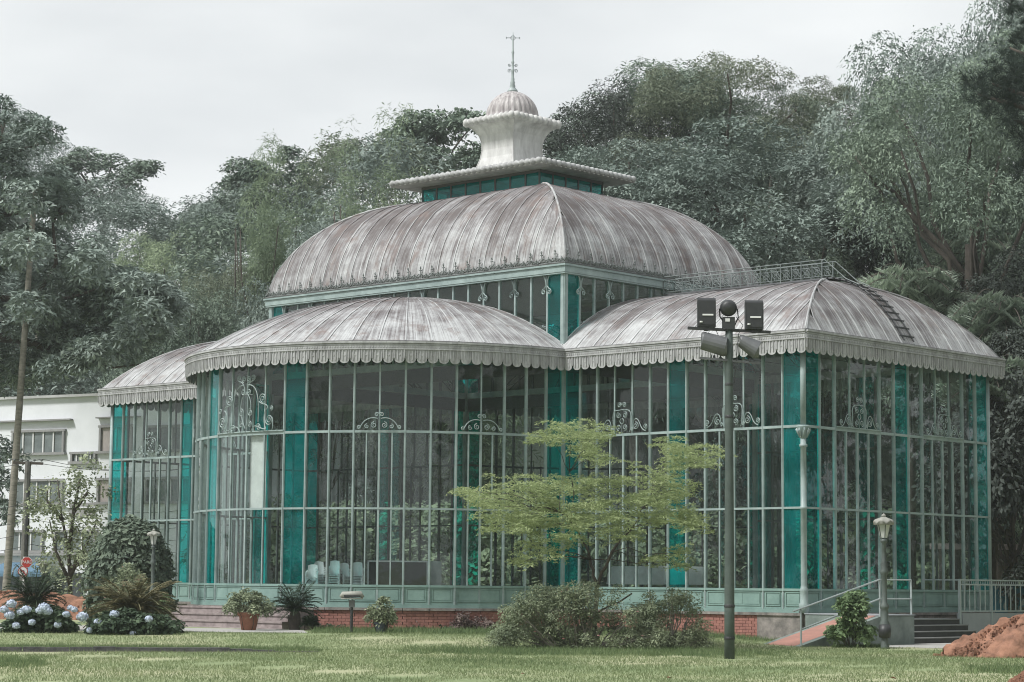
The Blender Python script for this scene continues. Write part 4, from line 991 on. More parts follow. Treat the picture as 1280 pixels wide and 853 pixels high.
for (xa, ya), (xb, yb), ra, rb in (((877, 426), (908, 434), 0.20, 0.22), ((925, 426), (948, 438), 0.14, 0.21)):
    x0_, z0_ = loc(xa, ya); x1_, z1_ = loc(xb, yb)
    b = MB(); b.tube([(x0_, 0, z0_), (x0_+.02, 0, z0_), (x1_-.03, -.03, z1_), (x1_, -.03, z1_)], [ra*.9, ra, rb, rb*.9], 18); f = b.build('drum_floodlight', M['lampgrey'], fp)
    b = MB(); b.bar(((x0_+x1_)/2, 0, min(z0_, z1_)-.19), ((x0_+x1_)/2+.02, 0, za2+.0), 0.05); b.build('bracket', M['black'], f)
b = MB(); b.tube([(-.3, -.05, za1), (-.2, -.12, za1-.25), (-.28, -.1, za2+.05)], .008, 4); b.tube([(.15, -.05, za1+.3), (.3, -.12, za1+.1), (.2, -.1, za1-.1), (.15, -.1, za2)], .008, 4); b.tube([(.05, -.15, za2), (.12, -.17, za2-.2), (.10, -.14, za2-.5)], .008, 4)
b.build('cable', M['black'], fp)

# ------------------------------------------------------------------ lamp posts
def lamp_post(px, d, ytop, label, name='lamp_post', s=1.0):
    p = on(px, d); H = spot(px, d, ytop).z-p.z
    e = empty(name, p, 0.3, label, 'lamp post'); L = 0.66*s
    r = 0.072*s; k = H-L
    b = MB(); b.lathe([(r*1.5, -.05), (r*1.5, .08), (r*1.25, .14), (r*1.2, .5), (r*1.5, .55), (r*1.9, .60), (r*1.9, .66), (r*1.35, .74), (r*1.5, .95), (r*1.3, 1.02), (r*1.7, 1.06), (r*1.7, 1.12), (r*1.05, 1.2), (r, 1.9), (r*1.5, 1.96), (r*1.6, 2.02), (r*1.1, 2.1), (r*1.3, 2.2), (r*.85, 2.3), (r*.8, k-.12), (r*1.3, k-.08), (r*1.3, k-.03), (r*.7, k)] if H > 3 else
                     [(r*1.5, 0), (r*1.3, .3), (r*.9, .4), (r*.8, k*.6), (r*1.2, k*.62), (r*.75, k*.66), (r*.7, k-.06), (r*1.2, k-.04), (r*.7, k)], n=14)
    b.build('lamp_column', M['lamppost'], e, True)
    b = MB(); n = 6
    w0, w1 = 0.10*s, 0.19*s
    b.lathe([(w0, k+.02), (w1, k+L*.62)], n=6); b.build('lantern_glass', M['lampglass'], e)
    b = MB()
    for j in range(6):
        a = 2*PI*j/6; b.bar((w0*math.cos(a), w0*math.sin(a), k), (w1*math.cos(a), w1*math.sin(a), k+L*.63), 0.02*s)
    b.build('lantern_frame', M['lamppost'], e)
    b = MB(); vs = []; fs = []; nr = 24
    for rr, zz, wv in ((w1*1.45, k+L*.62, .05), (w1*1.2, k+L*.72, .03), (w1*.6, k+L*.82, 0), (w1*.3, k+L*.86, 0)):
        for j in range(nr): a = 2*PI*j/nr; vs.append((rr*math.cos(a), rr*math.sin(a), zz-wv*s*math.cos(6*a)))
    for i in range(3):
        for j in range(nr): l = (j+1) % nr; fs.append((i*nr+j, i*nr+l, (i+1)*nr+l, (i+1)*nr+j))
    fs.append(tuple(range(nr-1, -1, -1))); b.add(vs, fs); b.lathe([(w1*.3, k+L*.85), (w1*.36, k+L*.92), (w1*.15, k+L*.97), (.01, k+L)], n=10); b.build('lamp_hood', M['lampcap'], e, True)
    return e
lp = lamp_post(1107, 59.3, 642, 'ornate grey green lamp post with frosted lantern beside the ramp')
b = MB(); b.tube([(0, 0, .30), (.01, -.02, .45), (0, 0, .62)], [.15, .17, .15], 9); b.build('black_wrap', M['black'], lp, True)
lamp_post(190, 72.5, 661, 'slim garden lamp in front of the big rounded climber bush', 'lamp_post', 0.8)
# low bollard lamp by the apse
p = on(440, 64.3); e = empty('bollard_lamp', p, YAW, 'short dark garden lamp with a pale hooded head near the brick wall', 'lamp')
b = MB(); b.tube([(0, 0, -.05), (0, 0, .72)], .04, 8); b.build('stem', M['black'], e); b = MB(); b.box((0, 0, .82), (.16, .14, .2)); b.build('collar', M['lampgrey'], e)
b = MB(); b.tube([(-.33, 0, 1.0), (-.27, 0, 1.07), (.25, 0, 1.09), (.32, 0, 1.0)], [.04, .09, .09, .04], 8); b.box((0, 0, .965), (.6, .3, .03)); b.build('hood', M['lampcap'], e, True)
b = MB(); b.box((0, -.12, 1.03), (.44, .08, .06)); b.build('lamp_slot', M['black'], e)

# ------------------------------------------------------------------ things inside the pavilion
def chair_mesh():
    b = MB(); w = .17
    b.box((0, 0, .42), (.36, .36, .022))
    vs = []; fs = []
    for i in range(5):
        t = i/4; z = .44+.40*t; y = .17+.09*t; wd = w*(1-.12*t*t)
        for k in range(7): u = -1+k/3; vs.append((wd*u, y-.05*(1-u*u)*-1, z+(.03*(1-u*u) if i == 4 else 0)))
    for i in range(4):
        for k in range(6): fs.append((i*7+k, i*7+k+1, i*7+k+8, i*7+k+7))
    b.add(vs, fs)
    for sx in (-1, 1):
        b.bar((sx*.19, -.17, .0), (sx*.16, -.14, .42), .045, .02); b.bar((sx*.19, .20, .0), (sx*.16, .16, .42), .045, .02)
        b.bar((sx*.19, -.16, .60), (sx*.17, .2, .66), .045, .02); b.bar((sx*.19, -.15, .41), (sx*.19, -.15, .60), .04, .02)
    return b
cb = chair_mesh(); c_me = None
stacks = [(389.5, 705), (401, 701), (417, 700), (433, 703), (446, 702)]
words = ['leftmost', 'second', 'middle', 'fourth', 'rightmost']; lv = ['bottom', 'second', 'third', 'fourth', 'fifth', 'sixth', 'seventh', 'eighth', 'ninth', 'tenth', 'eleventh', 'top']
for si, (px, yt) in enumerate(stacks):
    p = spot(px, 74.5+0.3*(si % 2)); ht = spot(px, 74.5, yt).z-zf; n_ = 12; pitch = (ht-.87)/(n_-1)
    for k in range(n_):
        if c_me is None: o = cb.build('plastic_chair', M['white'], None); c_me = o.data
        else: o = bpy.data.objects.new('plastic_chair', c_me); COL.objects.link(o)
        o.location = (p.x+random.uniform(-.01, .01), p.y, zf-.018+k*pitch+.002); o.rotation_euler = (0, 0, YAW+.45*(si % 2)+random.uniform(-.05, .05))
        tag(o, 'white plastic armchair, %s in the %s of five chair stacks inside' % (lv[k] if k else 'lowest', words[si]), 'chair', 'stacked white chairs inside the glass front')
# framed boards leaning on their edge
p = spot(497, 76.5); e = empty('framed_screen', (p.x, p.y, zf-.018), YAW, 'low white framed screen on the floor inside, right of the chairs', 'screen')
b = MB()
for x in (-1.0, 1.0): b.bar((x, 0, 0), (x, 0, 1.52), .07, .05, up=(1, 0, 0))
b.bar((-1.0, 0, 1.50), (1.0, 0, 1.50), .07, .05); b.build('screen_frame', M['white'], e)
b = MB(); b.box((0, .02, .76), (1.93, .02, 1.46)); b.build('screen_panel', plain('dark_grey_cloth', (.09, .085, .085), None, .9), e)
p = spot(531, 77.2)
e = empty('white_board', (p.x, p.y, zf-.018), YAW, 'white ribbed panel standing inside beside the framed screen', 'board')
for k in range(3): b = MB(); b.box((-.38+.38*k, 0.01*(k % 2), .76), (.372, .04, 1.52)); b.build('panel', M['cloth'], e)
for px, w, lab in ((803, 1.15, 'round table under a white cloth inside, seen above the azaleas'), (848, 1.0, 'table under white cloth inside, behind the teal pane')):
    p = spot(px, 76.0); e = empty('covered_table', (p.x, p.y, zf-.018), 0, lab, 'table'); zt_ = spot(px, 76, 707).z-zf
    nr = 32; prof_ = [(0.05, zt_), (w*.85, zt_-.02), (w*.93, zt_-.06), (w*.97, zt_-.3), (w*1.0, zt_-.62)]
    vs = [(r*math.cos(2*PI*j/nr)*(1+.05*math.sin(7*2*PI*j/nr)*(i > 2)), r*math.sin(2*PI*j/nr)*(1+.05*math.sin(7*2*PI*j/nr)*(i > 2)), z) for i, (r, z) in enumerate(prof_) for j in range(nr)]
    b = MB(); b.add(vs, [(i*nr+j, i*nr+(j+1) % nr, (i+1)*nr+(j+1) % nr, (i+1)*nr+j) for i in range(4) for j in range(nr)]+[tuple(range(nr))]); b.build('cloth', M['cloth'], e, True)
    b = MB(); b.lathe([(w*.8, zt_-.08), (w*.8, zt_-.05)], n=20); b.lathe([(.3, 0), (.05, .05), (.05, zt_-.08)], n=10); b.build('table_frame', M['black'], e)

# ------------------------------------------------------------------ white house behind, on the left
HD = 106.0
hp = spot(120, HD); hp.z = 0; HA = 0.5
hs = empty('white_house', hp, YAW-HA, 'long white three storey house front with grey framed windows', 'house')
def hx(px): a = (px-640)/F_PX; return (a*HD-(120-640)/F_PX*HD)/(math.cos(HA)+a*math.sin(HA))
def hzz(py): return spot(75, HD-hx(75)*math.sin(HA), py).z
def hbox(name, x0, x1, y0, y1, out, th, m, parent, **kw):
    b = MB(); b.box(((hx(x0)+hx(x1))/2, -out-th/2+.0, (hzz(y0)+hzz(y1))/2), (hx(x1)-hx(x0), th, abs(hzz(y0)-hzz(y1)))); return b.build(name, m, parent, **kw)
b = MB(); x0_, x1_, zt_ = hx(-160), hx(285), hzz(497); b.box(((x0_+x1_)/2, 4.5, zt_/2), (x1_-x0_, 9, zt_)); wallo = b.build('wall', M['housewall'], hs)
b = MB(); b.box(((x0_+x1_)/2, 4.45, zt_+.06), (x1_-x0_+.3, 9.3, .12)); b.build('roof_coping', plain('pale_coping', (.48, .48, .48), (.36, .36, .36), .9), hs)
def window(x0, x1, y0, y1, n, m1=None, frame=3.2):
    f = MB(); X0_, X1_, Za, Zb = hx(x0), hx(x1), hzz(y1), hzz(y0); t = .11
    f.box(((X0_+X1_)/2, -.06, Zb), (X1_-X0_+.22, .16, t)); f.box(((X0_+X1_)/2, -.08, Za), (X1_-X0_+.3, .2, t*1.1)); f.box((X0_, -.06, (Za+Zb)/2), (t, .15, Zb-Za-t-.01)); f.box((X1_, -.06, (Za+Zb)/2), (t, .15, Zb-Za-t-.01))
    o = f.build('window', M['housetrim'], hs); w = (X1_-X0_)/n
    for k in range(n):
        b = MB(); xa = X0_+w*k+.06; xb = X0_+w*(k+1)-.06
        b.box(((xa+xb)/2, -.02, (Za+Zb)/2), (xb-xa, .03, Zb-Za-.14)); b.build('pane', m1 or M['pane_dark'], o)
        b = MB()
        if k: b.box((X0_+w*k, -.045, (Za+Zb)/2), (.075, .07, Zb-Za-.14)); b.build('mullion', M['whitesign'], o)
window(-95, -20, 537, 567, 4); window(12, 75, 538, 567, 5); window(121, 160, 535, 567, 2, M['pane_pink']); window(86, 115, 567, 579, 5)
window(12, 75, 600, 630, 4); window(-95, -20, 600, 630, 4); window(120, 160, 600, 630, 2, M['pane_pink']); window(180, 240, 537, 567, 4); window(180, 240, 600, 630, 4)
window(10, 52, 664, 690, 3); window(68, 118, 664, 690, 3); window(-60, -20, 664, 690, 2)
hbox('ledge', -100, 85, 524, 526, 0, .25, M['housetrim'], hs); hbox('ledge', 117, 170, 523.5, 525, 0, .25, M['housetrim'], hs)
hbox('ledge', -100, 118, 692, 695, 0, .3, M['housetrim'], hs); hbox('ledge', -100, 118, 634, 635.5, 0, .12, M['housewall'], hs)
hbox('grey_panel', 84, 116, 629, 646, 0.0, .06, M['housetrim'], hs)
for x0w, x1w in ((-60, 6), (14, 62), (70, 104), (112, 135)): hbox('shopfront', x0w, x1w, 716, 752, 0, .08, M['shop'], hs)
hbox('blue_door', 120, 128, 720, 755, .085, .05, M['bluefence'], hs)
for x0w, x1w, lab in ((12, 34, 'small blue awning over the shopfront at far left'), (36, 72, 'wide blue awning over the shopfront behind the signs')):
    aw = empty('shop_awning', hs.matrix_basis @ Vector((hx((x0w+x1w)/2), -.1, hzz(718))), YAW-HA, lab, 'awning'); w = hx(x1w)-hx(x0w)
    b = MB(); n = 6; vs = []
    for i in range(n+1): a = PI/2*i/n; vs += [(-w/2, -1.0*math.sin(a), .55*math.cos(a)), (w/2, -1.0*math.sin(a), .55*math.cos(a))]
    b.add(vs, [(2*i, 2*i+1, 2*i+3, 2*i+2) for i in range(n)]); b.box((0, -1.0, -.06), (w, .02, .14)); b.build('canvas', M['awning'], aw)
    b = MB(); b.bar((-w/2, 0, 0), (-w/2, -1, 0), .03); b.bar((w/2, 0, 0), (w/2, -1, 0), .03); b.build('frame', M['housetrim'], aw)

# utility pole, wires, signs
p = spot(28, 90); e = empty('utility_pole', p, YAW, 'grey concrete utility pole with a short crossarm before the white house', 'utility pole')
zt_ = spot(28, 90, 577).z
b = MB(); b.tube([(0, 0, 0), (.05, 0, zt_)], [.17, .12], 8); b.build('pole_shaft', plain('old_concrete_pole', (.17, .165, .15), (.08, .08, .075), .9), e)
b = MB(); b.bar((-.55, 0, zt_-.05), (.65, 0, zt_-.08), .1, .1); b.build('crossarm', M['bark'], e)
for x in (-.5, -.2, .3, .58): b = MB(); b.lathe([(.03, zt_), (.05, zt_+.05), (.03, zt_+.1)], (x, 0, 0), 6); b.build('insulator', M['lampgrey'], e)
b = MB(); b.tube([(.1, -.12, zt_-1.2), (.12, -.13, zt_-2.4), (.1, -.12, zt_-3.6)], [.06, .09, .05], 6); b.build('cable_bundle', M['black'], e)
wires = empty('overhead_wires', (p.x, p.y, zt_), 0, 'thin overhead wires strung from the utility pole towards the pavilion', 'wires')
for k, (x, z) in enumerate(((-.5, .1), (.58, .1), (.3, -1.6), (.3, -1.9), (.3, -2.3), (.3, -2.8), (.3, -3.3))):
    for q, dz in ((spot(260, 94), .1), (spot(-120, 93), .1)):
        a_ = p+RGT*x; b = MB(); b.tube([(a_.x+(q.x-a_.x)*t-p.x, a_.y+(q.y-a_.y)*t-p.y, z-.7*t*(1-t)*2) for t in [i/8 for i in range(9)]], .012, 3); b.build('wire', M['black'], wires)
p = spot(29, 84); e = empty('road_sign_post', p, YAW+.05, 'pale post carrying a red octagon sign above a round arrow sign', 'road sign')
z1s, z2s = spot(32, 84, 703).z, spot(28, 84, 714.5).z
b = MB(); b.tube([(0, 0, 0), (0, 0, z1s+.2)], .05, 8); b.build('sign_post', M['whitesign'], e)
def disc(x, z, r, n, y, m, nm, par, rot=0): 
    b = MB(); vs = [(x+r*math.cos(2*PI*(k+rot)/n), y, z+r*math.sin(2*PI*(k+rot)/n)) for k in range(n)]+[(x+r*math.cos(2*PI*(k+rot)/n), y+.015, z+r*math.sin(2*PI*(k+rot)/n)) for k in range(n)]
    b.add(vs, [tuple(range(n)), tuple(range(2*n-1, n-1, -1))]+[(k, n+k, n+(k+1) % n, (k+1) % n) for k in range(n)]); return b.build(nm, m, par)
o = disc(.09, z1s, .215, 8, -.07, M['whitesign'], 'stop_plate', e, .5); disc(.09, z1s, .195, 8, -.076, M['redsign'], 'stop_face', o, .5)
tx = bpy.data.curves.new('sign_word', 'FONT'); tx.body = 'PARE'; tx.size = .16; tx.align_x = 'CENTER'; tx.align_y = 'CENTER'; tx.extrude = .002; to = bpy.data.objects.new('sign_word', tx); COL.objects.link(to); tx.materials.append(M['whitesign']); wm = bpy.data.meshes.new_from_object(to); bpy.data.objects.remove(to); to = bpy.data.objects.new('sign_word', wm); COL.objects.link(to)
to.parent = o; to.location = (.09, -.086, z1s); to.rotation_euler = (PI/2, 0, 0)
o = disc(-.04, z2s, .19, 20, -.07, M['redsign'], 'turn_plate', e); disc(-.04, z2s, .155, 20, -.076, M['whitesign'], 'turn_face', o)
b = MB(); b.bar((.0, -.085, z2s-.09), (.0, -.085, z2s+.03), .03, .008, up=(0, 1, 0)); b.bar((.0, -.085, z2s+.03), (-.11, -.085, z2s+.03), .03, .008, up=(0, 1, 0)); b.add([(-.15, -.088, z2s+.03), (-.09, -.088, z2s+.075), (-.09, -.088, z2s-.015)], [(0, 2, 1)]); b.build('turn_arrow', M['black'], o)
b = MB(); b.bar((-.15, -.087, z2s+.11), (.07, -.087, z2s-.11), .03, .008, up=(0, 1, 0)); b.build('red_bar', M['redsign'], o)
lamp_post(52, 88, 700, 'small dark street lamp behind the left cycad, before the awning', 'lamp_post', 0.8)
# garden hut roof behind, far right
p = spot(1266, 84); e = empty('open_shelter', p, YAW, 'brown timber shelter post and beam behind trees at far right', 'shelter')
zb_ = spot(1262, 84, 684).z
b = MB(); b.bar((-3, 0, zb_), (2, 0, zb_), .15, .22); b.build('beam', M['step'], e)
for x in (-2.6, .15): b = MB(); b.bar((x, 0, 0), (x, 0, zb_-.1), .16); b.build('post', M['bark'], e)
b = MB(); b.bar((-.6, 0, zb_-.1), (.1, 0, zb_-.7), .1); b.build('brace', M['bark'], e)
p = spot(1262, 82); e = empty('blue_screen', p, YAW, 'dark blue mesh screen low behind the balustrade at far right', 'screen')
b = MB(); b.box((0, 0, .75+.45), (2.4, .04, .95)); b.build('mesh', M['bluefence'], e); b = MB(); b.bar((-1.2, .05, 0), (-1.2, .05, 1.7), .06); b.bar((1.2, .05, 0), (1.2, .05, 1.7), .06); b.build('stake', M['bark'], e)
# ------------------------------------------------------------------ vegetation
def unit(v): return v/np.maximum(np.linalg.norm(v, axis=-1, keepdims=True), 1e-9)
def leaf_quads(c, nrm, ln, wd, dirs=None, fold=0.12, g=rng):
    """diamond leaves: centres c, normals nrm -> verts (4N,3)"""
    N = len(c); nrm = unit(nrm)
    if dirs is None: dirs = g.normal(size=(N, 3))
    d = dirs-nrm*np.sum(dirs*nrm, -1, keepdims=True); d = unit(d); s = np.cross(nrm, d)
    ln = np.broadcast_to(np.asarray(ln).reshape(-1, 1) if np.ndim(ln) else ln, (N, 1)); wd = np.broadcast_to(np.asarray(wd).reshape(-1, 1) if np.ndim(wd) else wd, (N, 1))
    V = np.stack([c-d*ln/2, c+s*wd/2+nrm*wd*fold, c+d*ln/2, c-s*wd/2+nrm*wd*fold], 1)
    return V.reshape(-1, 3)
def quads(n): return np.arange(n*4).reshape(n, 4)
def tris(n): return np.arange(n*3).reshape(n, 3)
def tri_leaves(V): return V.reshape(-1, 4, 3)[:, :3].reshape(-1, 3)
def crown(clumps, n, ln, wd, twig=0.5, per=9, flat=0.75, up=0.55, shell=0.62, droop=0.0, g=rng, spread=0.8):
    """leaves gathered in twigs, twigs over the shells of the clumps"""
    cl = np.array(clumps, float); area = cl[:, 3]**2; pk = g.choice(len(cl), size=max(1, n//per), p=area/area.sum())
    u = unit(g.normal(size=(len(pk), 3))+np.array([0, 0, 0.25])); rad = cl[pk, 3:4]*(shell+(1-shell)*g.random((len(pk), 1))**0.6)
    tc = cl[pk, :3]+u*rad*np.array([1, 1, flat]); tn = unit(u*(1-up)+np.array([0, 0, up])+g.normal(size=u.shape)*0.18)
    tc = np.repeat(tc, per, 0); tn = np.repeat(tn, per, 0); uu = np.repeat(u, per, 0)
    o = g.normal(size=tc.shape)*twig*0.5; o -= tn*np.sum(o*tn, -1, keepdims=True)*0.65
    c = tc+o; c[:, 2] -= np.sum(o*o, -1)*0.25/twig+droop*g.random(len(c))*twig
    nn = unit(tn+g.normal(size=c.shape)*0.38*spread); dr = unit(o)+uu*0.3; dr[:, 2] -= 0.25+droop
    sz = 0.7+0.6*g.random(len(c))
    return leaf_quads(c, nn, ln*sz, wd*sz, dr+g.normal(size=dr.shape)*0.3, g=g)
def limb(b, p0, p1, r0, r1, g, sag=0.0, n=5, k=6):
    p0, p1 = np.array(p0, float), np.array(p1, float); L = np.linalg.norm(p1-p0); pts = []
    for i in range(n+1):
        t = i/n; q = p0*(1-t)+p1*t; q[2] += sag*L*math.sin(PI*t); q += g.normal(size=3)*0.035*L*math.sin(PI*t); pts.append(tuple(q))
    b.tube(pts, [r0+(r1-r0)*i/n for i in range(n+1)], k); return pts

def clumps_dome(R, H, z0, n, r, g, hollow=0.5, squash=1.0, umbrella=0.0):
    out = []
    for i in range(n):
        u = g.normal(size=3); u /= np.linalg.norm(u); u[2] = abs(u[2]) if g.random() < .75+umbrella else u[2]
        q = hollow+(1-hollow)*g.random()**.5
        x, y = u[0]*R*q, u[1]*R*q; z = z0+(u[2]*.5+.5)*H*(0.92+.12*g.random()) if umbrella == 0 else z0+H*(.35+.6*abs(u[2]))*(.9+.2*g.random())
        out.append((x, y, z, r*(0.65+0.7*g.random())))
    return out
SPEC = {  # R crown radius, total height 10: scaled per tree
    'broad': dict(R=4.6, H=6.6, z0=2.6, n=34, r=1.35, N=15000, ln=.34, wd=.20, mat='forest', flat=.72, up=.5, twig=.5),
    'dome': dict(R=4.2, H=7.6, z0=1.8, n=42, r=1.15, N=16000, ln=.30, wd=.17, mat='grey', flat=.8, up=.45, twig=.42),
    'layered': dict(R=5.2, H=5.2, z0=4.0, n=34, r=1.25, N=15000, ln=.30, wd=.18, mat='grey', flat=.42, up=.75, twig=.45, umbrella=.2),
    'airy': dict(R=3.6, H=6.0, z0=3.6, n=30, r=.80, N=10000, ln=.24, wd=.13, mat='fresh', flat=.55, up=.6, twig=.4),
    'bamboo': dict(R=3.6, H=7.8, z0=1.6, n=46, r=.75, N=15000, ln=.42, wd=.09, mat='bamboo', flat=1.5, up=.35, twig=.45),
    'fresh': dict(R=4.4, H=7.0, z0=2.2, n=36, r=1.25, N=15000, ln=.30, wd=.17, mat='fresh', flat=.8, up=.5, twig=.42),
    'dark': dict(R=4.4, H=8.6, z0=.7, n=44, r=1.25, N=17000, ln=.34, wd=.17, mat='dark', flat=.85, up=.45, twig=.5),
}
PROTO = {}
def proto(kind, seed=0, big=False):
    key = (kind, seed, big)
    if key in PROTO: return PROTO[key]
    s = dict(SPEC[kind])
    if big: s.update(N=int(s['N']*4.2), ln=s['ln']*.42, wd=s['wd']*.50, twig=s['twig']*.55, n=int(s['n']*1.7), r=s['r']*.8)
    g = np.random.default_rng(hash((kind, 1)) % 1 + seed*17+sum(map(ord, kind)))
    cl = clumps_dome(s['R'], s['H'], s['z0'], s['n'], s['r'], g, umbrella=s.get('umbrella', 0))
    if kind == 'bamboo':          # feathery plumes leaning out at the top
        cl = []
        for i in range(17):
            a = 2*PI*g.random(); lean = g.random()*2.8; top = 7.0+3.2*g.random()
            for q in (0.3, .5, .7, .85, 1.0): cl.append((math.cos(a)*lean*q**1.6+.3*g.normal(), math.sin(a)*lean*q**1.6+.3*g.normal(), top*q, .95*(1.25-q)+.18))
    V = crown(cl, s['N'], s['ln'], s['wd'], s['twig'], 9, s['flat'], s['up'], g=g, droop=0.5 if kind == 'bamboo' else 0)
    b = MB(); zt = s['z0']+s['H']*.45; rt = .05*s['R']
    if kind == 'bamboo':
        for i in range(9): a = 2*PI*g.random(); limb(b, (.4*math.cos(a), .4*math.sin(a), 0), (1.5*math.cos(a), 1.5*math.sin(a), 8.2), .06, .02, g, 0, 5, 5)
    else:
        limb(b, (0, 0, -.5), (0.2, 0, zt), rt, rt*.55, g, 0, 6, 8)
        for c in sorted(cl, key=lambda c: -c[3])[:13]:
            t = .35+.5*g.random(); limb(b, (0.1, 0, zt*t+.3), (c[0], c[1], c[2]), rt*.42, .03, g, .06, 5, 5)
    PROTO[key] = (V, np.array(b.v), b.f, s['mat'], b); return PROTO[key]
MESH_CACHE = {}
def tree(kind, seed, px, d, H, wide, label, group=None, leaf=None, name='tree', zb=None, cat='tree'):
    """a single tree, H metres tall, crown stretched sideways by wide"""
    V, tv, tf, m, b = proto(kind, seed, H > 13.5); leaf = leaf or m; p = spot(px, d); p.z = zb if zb is not None else (hill_z(px, d) if d > 92 else gz(p.x, p.y)); sc = H/10.0
    e = empty(name, p, random.uniform(0, 6.28), label, cat, group)
    key = (kind, seed, leaf, H > 13.5)
    if key not in MESH_CACHE:
        t = b.build('trunk', M['bark'], e, True); Vt = tri_leaves(V) if H > 13.5 else V; c = np_mesh('crown', Vt, tris(len(Vt)//3) if H > 13.5 else quads(len(V)//4), L_[leaf], e); MESH_CACHE[key] = (t.data, c.data)
    else:
        for nm, me in zip(('trunk', 'crown'), MESH_CACHE[key]): o = bpy.data.objects.new(nm, me); COL.objects.link(o); o.parent = e
    e.scale = (sc*wide, sc*wide, sc); return e
# --- the wooded hill behind: canopies joined by kind of foliage, one mass
kinds = ['broad', 'dome', 'bamboo', 'fresh', 'layered', 'airy']
acc = {}
g = np.random.default_rng(21)
def put(kind, seed, p, H, wide, thin=1):
    V = proto(kind, seed)[0].reshape(-1, 4, 3)[::thin, :3]; a = g.random()*6.28; c, s = math.cos(a), math.sin(a); sc = H/10
    X = V*np.array([sc*wide, sc*wide, sc]); Y = np.empty_like(X); Y[..., 0] = X[..., 0]*c-X[..., 1]*s+p[0]; Y[..., 1] = X[..., 0]*s+X[..., 1]*c+p[1]; Y[..., 2] = X[..., 2]+p[2]
    acc.setdefault(SPEC[kind]['mat'], []).append(Y.reshape(-1, 3))
for d0, step in ((108, 7.2), (116, 7.6), (126, 8), (137, 8), (149, 8.5), (162, 9), (178, 10), (196, 11), (214, 12)):
    px = -190.0+g.random()*60
    while px < 1480:
        d = d0+g.normal()*2.0; dr = ridge_d(px)
        if d < dr+3 and not (px < 300 and d < 119):
            z = hill_z(px, d); far = d > 170
            kk = g.choice(kinds, p=[.26, .22, .22 if 180 < px < 700 else .04, .14, .10 if 180 < px < 700 else .26, .06 if 180 < px < 700 else .08])
            H = 10.0+3.0*g.random(); top = EYE+math.tan(TILT+math.atan((426.5-skyrow(px)-3-g.random()*14)/F_PX))*d
            if top-z > 2.5:
                H = min(H, top-z); 
                if px > 700 and d < 112: H = min(H, 9.5)
                put(kk, int(g.integers(2)), (spot(px, d).x, spot(px, d).y, z-.3), H, 1.05*max(1, 9.5/H*.9), 5 if px > 720 else (3 if far else 2))
        px += step*F_PX/d
names = {'forest': 'hill_forest', 'grey': 'hill_forest_grey', 'bamboo': 'bamboo_grove', 'fresh': 'hill_forest_bright'}
lab = {'forest': 'dense mixed broadleaf canopy covering the hill behind the pavilion', 'grey': 'grey green tree crowns scattered through the wooded hill', 'bamboo': 'feathery bamboo thickets on the hill left of the cupola', 'fresh': 'lighter green tree crowns scattered over the wooded hill'}
for k, L in acc.items():
    V = np.concatenate(L); np_mesh(names[k], V, tris(len(V)//3), L_[k], None, label=lab[k], cat='forest', kind='stuff')
# unseen trees added round the lawn so the panes mirror them
acc2 = {}
_a = acc; acc = acc2
V = []
def mirror_tree(x, y, sp=2.2, h=None):
    h = h or 13+5*g.random(); cl = [(x+g.normal()*sp, y+g.normal()*sp, 1.2+(h-2)*g.random(), 1.7+g.random()) for _ in range(16)]
    return crown(cl, 1800, .62, .36, .9, 6, .8, .4, g=g)
for i in range(34): t = i/33; V.append(mirror_tree(-80+125*t+g.normal()*2, -86+g.normal()*3-8*math.sin(PI*t)))
for i in range(22): t = i/21; V.append(mirror_tree(14+60*t+g.normal()*1.5, 38+g.normal()*2))
for i in range(14): t = i/13; V.append(mirror_tree(62+g.normal()*2, -20+55*t))
for x, y in ((27, 6), (32, -5), (26, 17), (36, 3)): V.append(mirror_tree(x, y, 1.5, 16)); V.append(mirror_tree(x, y, 1.5, 16))  # added out of view to shade the right end wall
acc = _a
V = np.concatenate(V).reshape(-1, 4, 3); rl = V[:, 0]-np.array(CAM); lt = rl@np.array(RGT); dp = rl@np.array(FWD); V = V[(dp < 1) | (np.abs(lt) > dp*.27+1.5)].reshape(-1, 3); np_mesh('added_park_trees', V, quads(len(V)//4), L_['forest'], None, label='unseen trees added round the lawn, mirrored in the panes and shading the end wall', cat='trees', kind='stuff')
# low planting that closes the view straight behind the pavilion
V = []
for px in range(300, 1420, 40):
    for d in (101.5, 104.5):
        p = spot(px+g.normal()*12, d+g.normal()); cl = [(p.x+g.normal()*1.2, p.y+g.normal()*1.0, 1.0+g.random()*3.4, 1.1+.4*g.random()) for _ in range(7)]
        V.append(crown(cl, 1400, .36, .20, .5, 9, .8, .45, g=g))
V = np.concatenate(V); np_mesh('understorey', V, quads(len(V)//4), L_['bamboo'], None, label='undergrowth closing the view behind the pavilion', cat='undergrowth', kind='stuff')

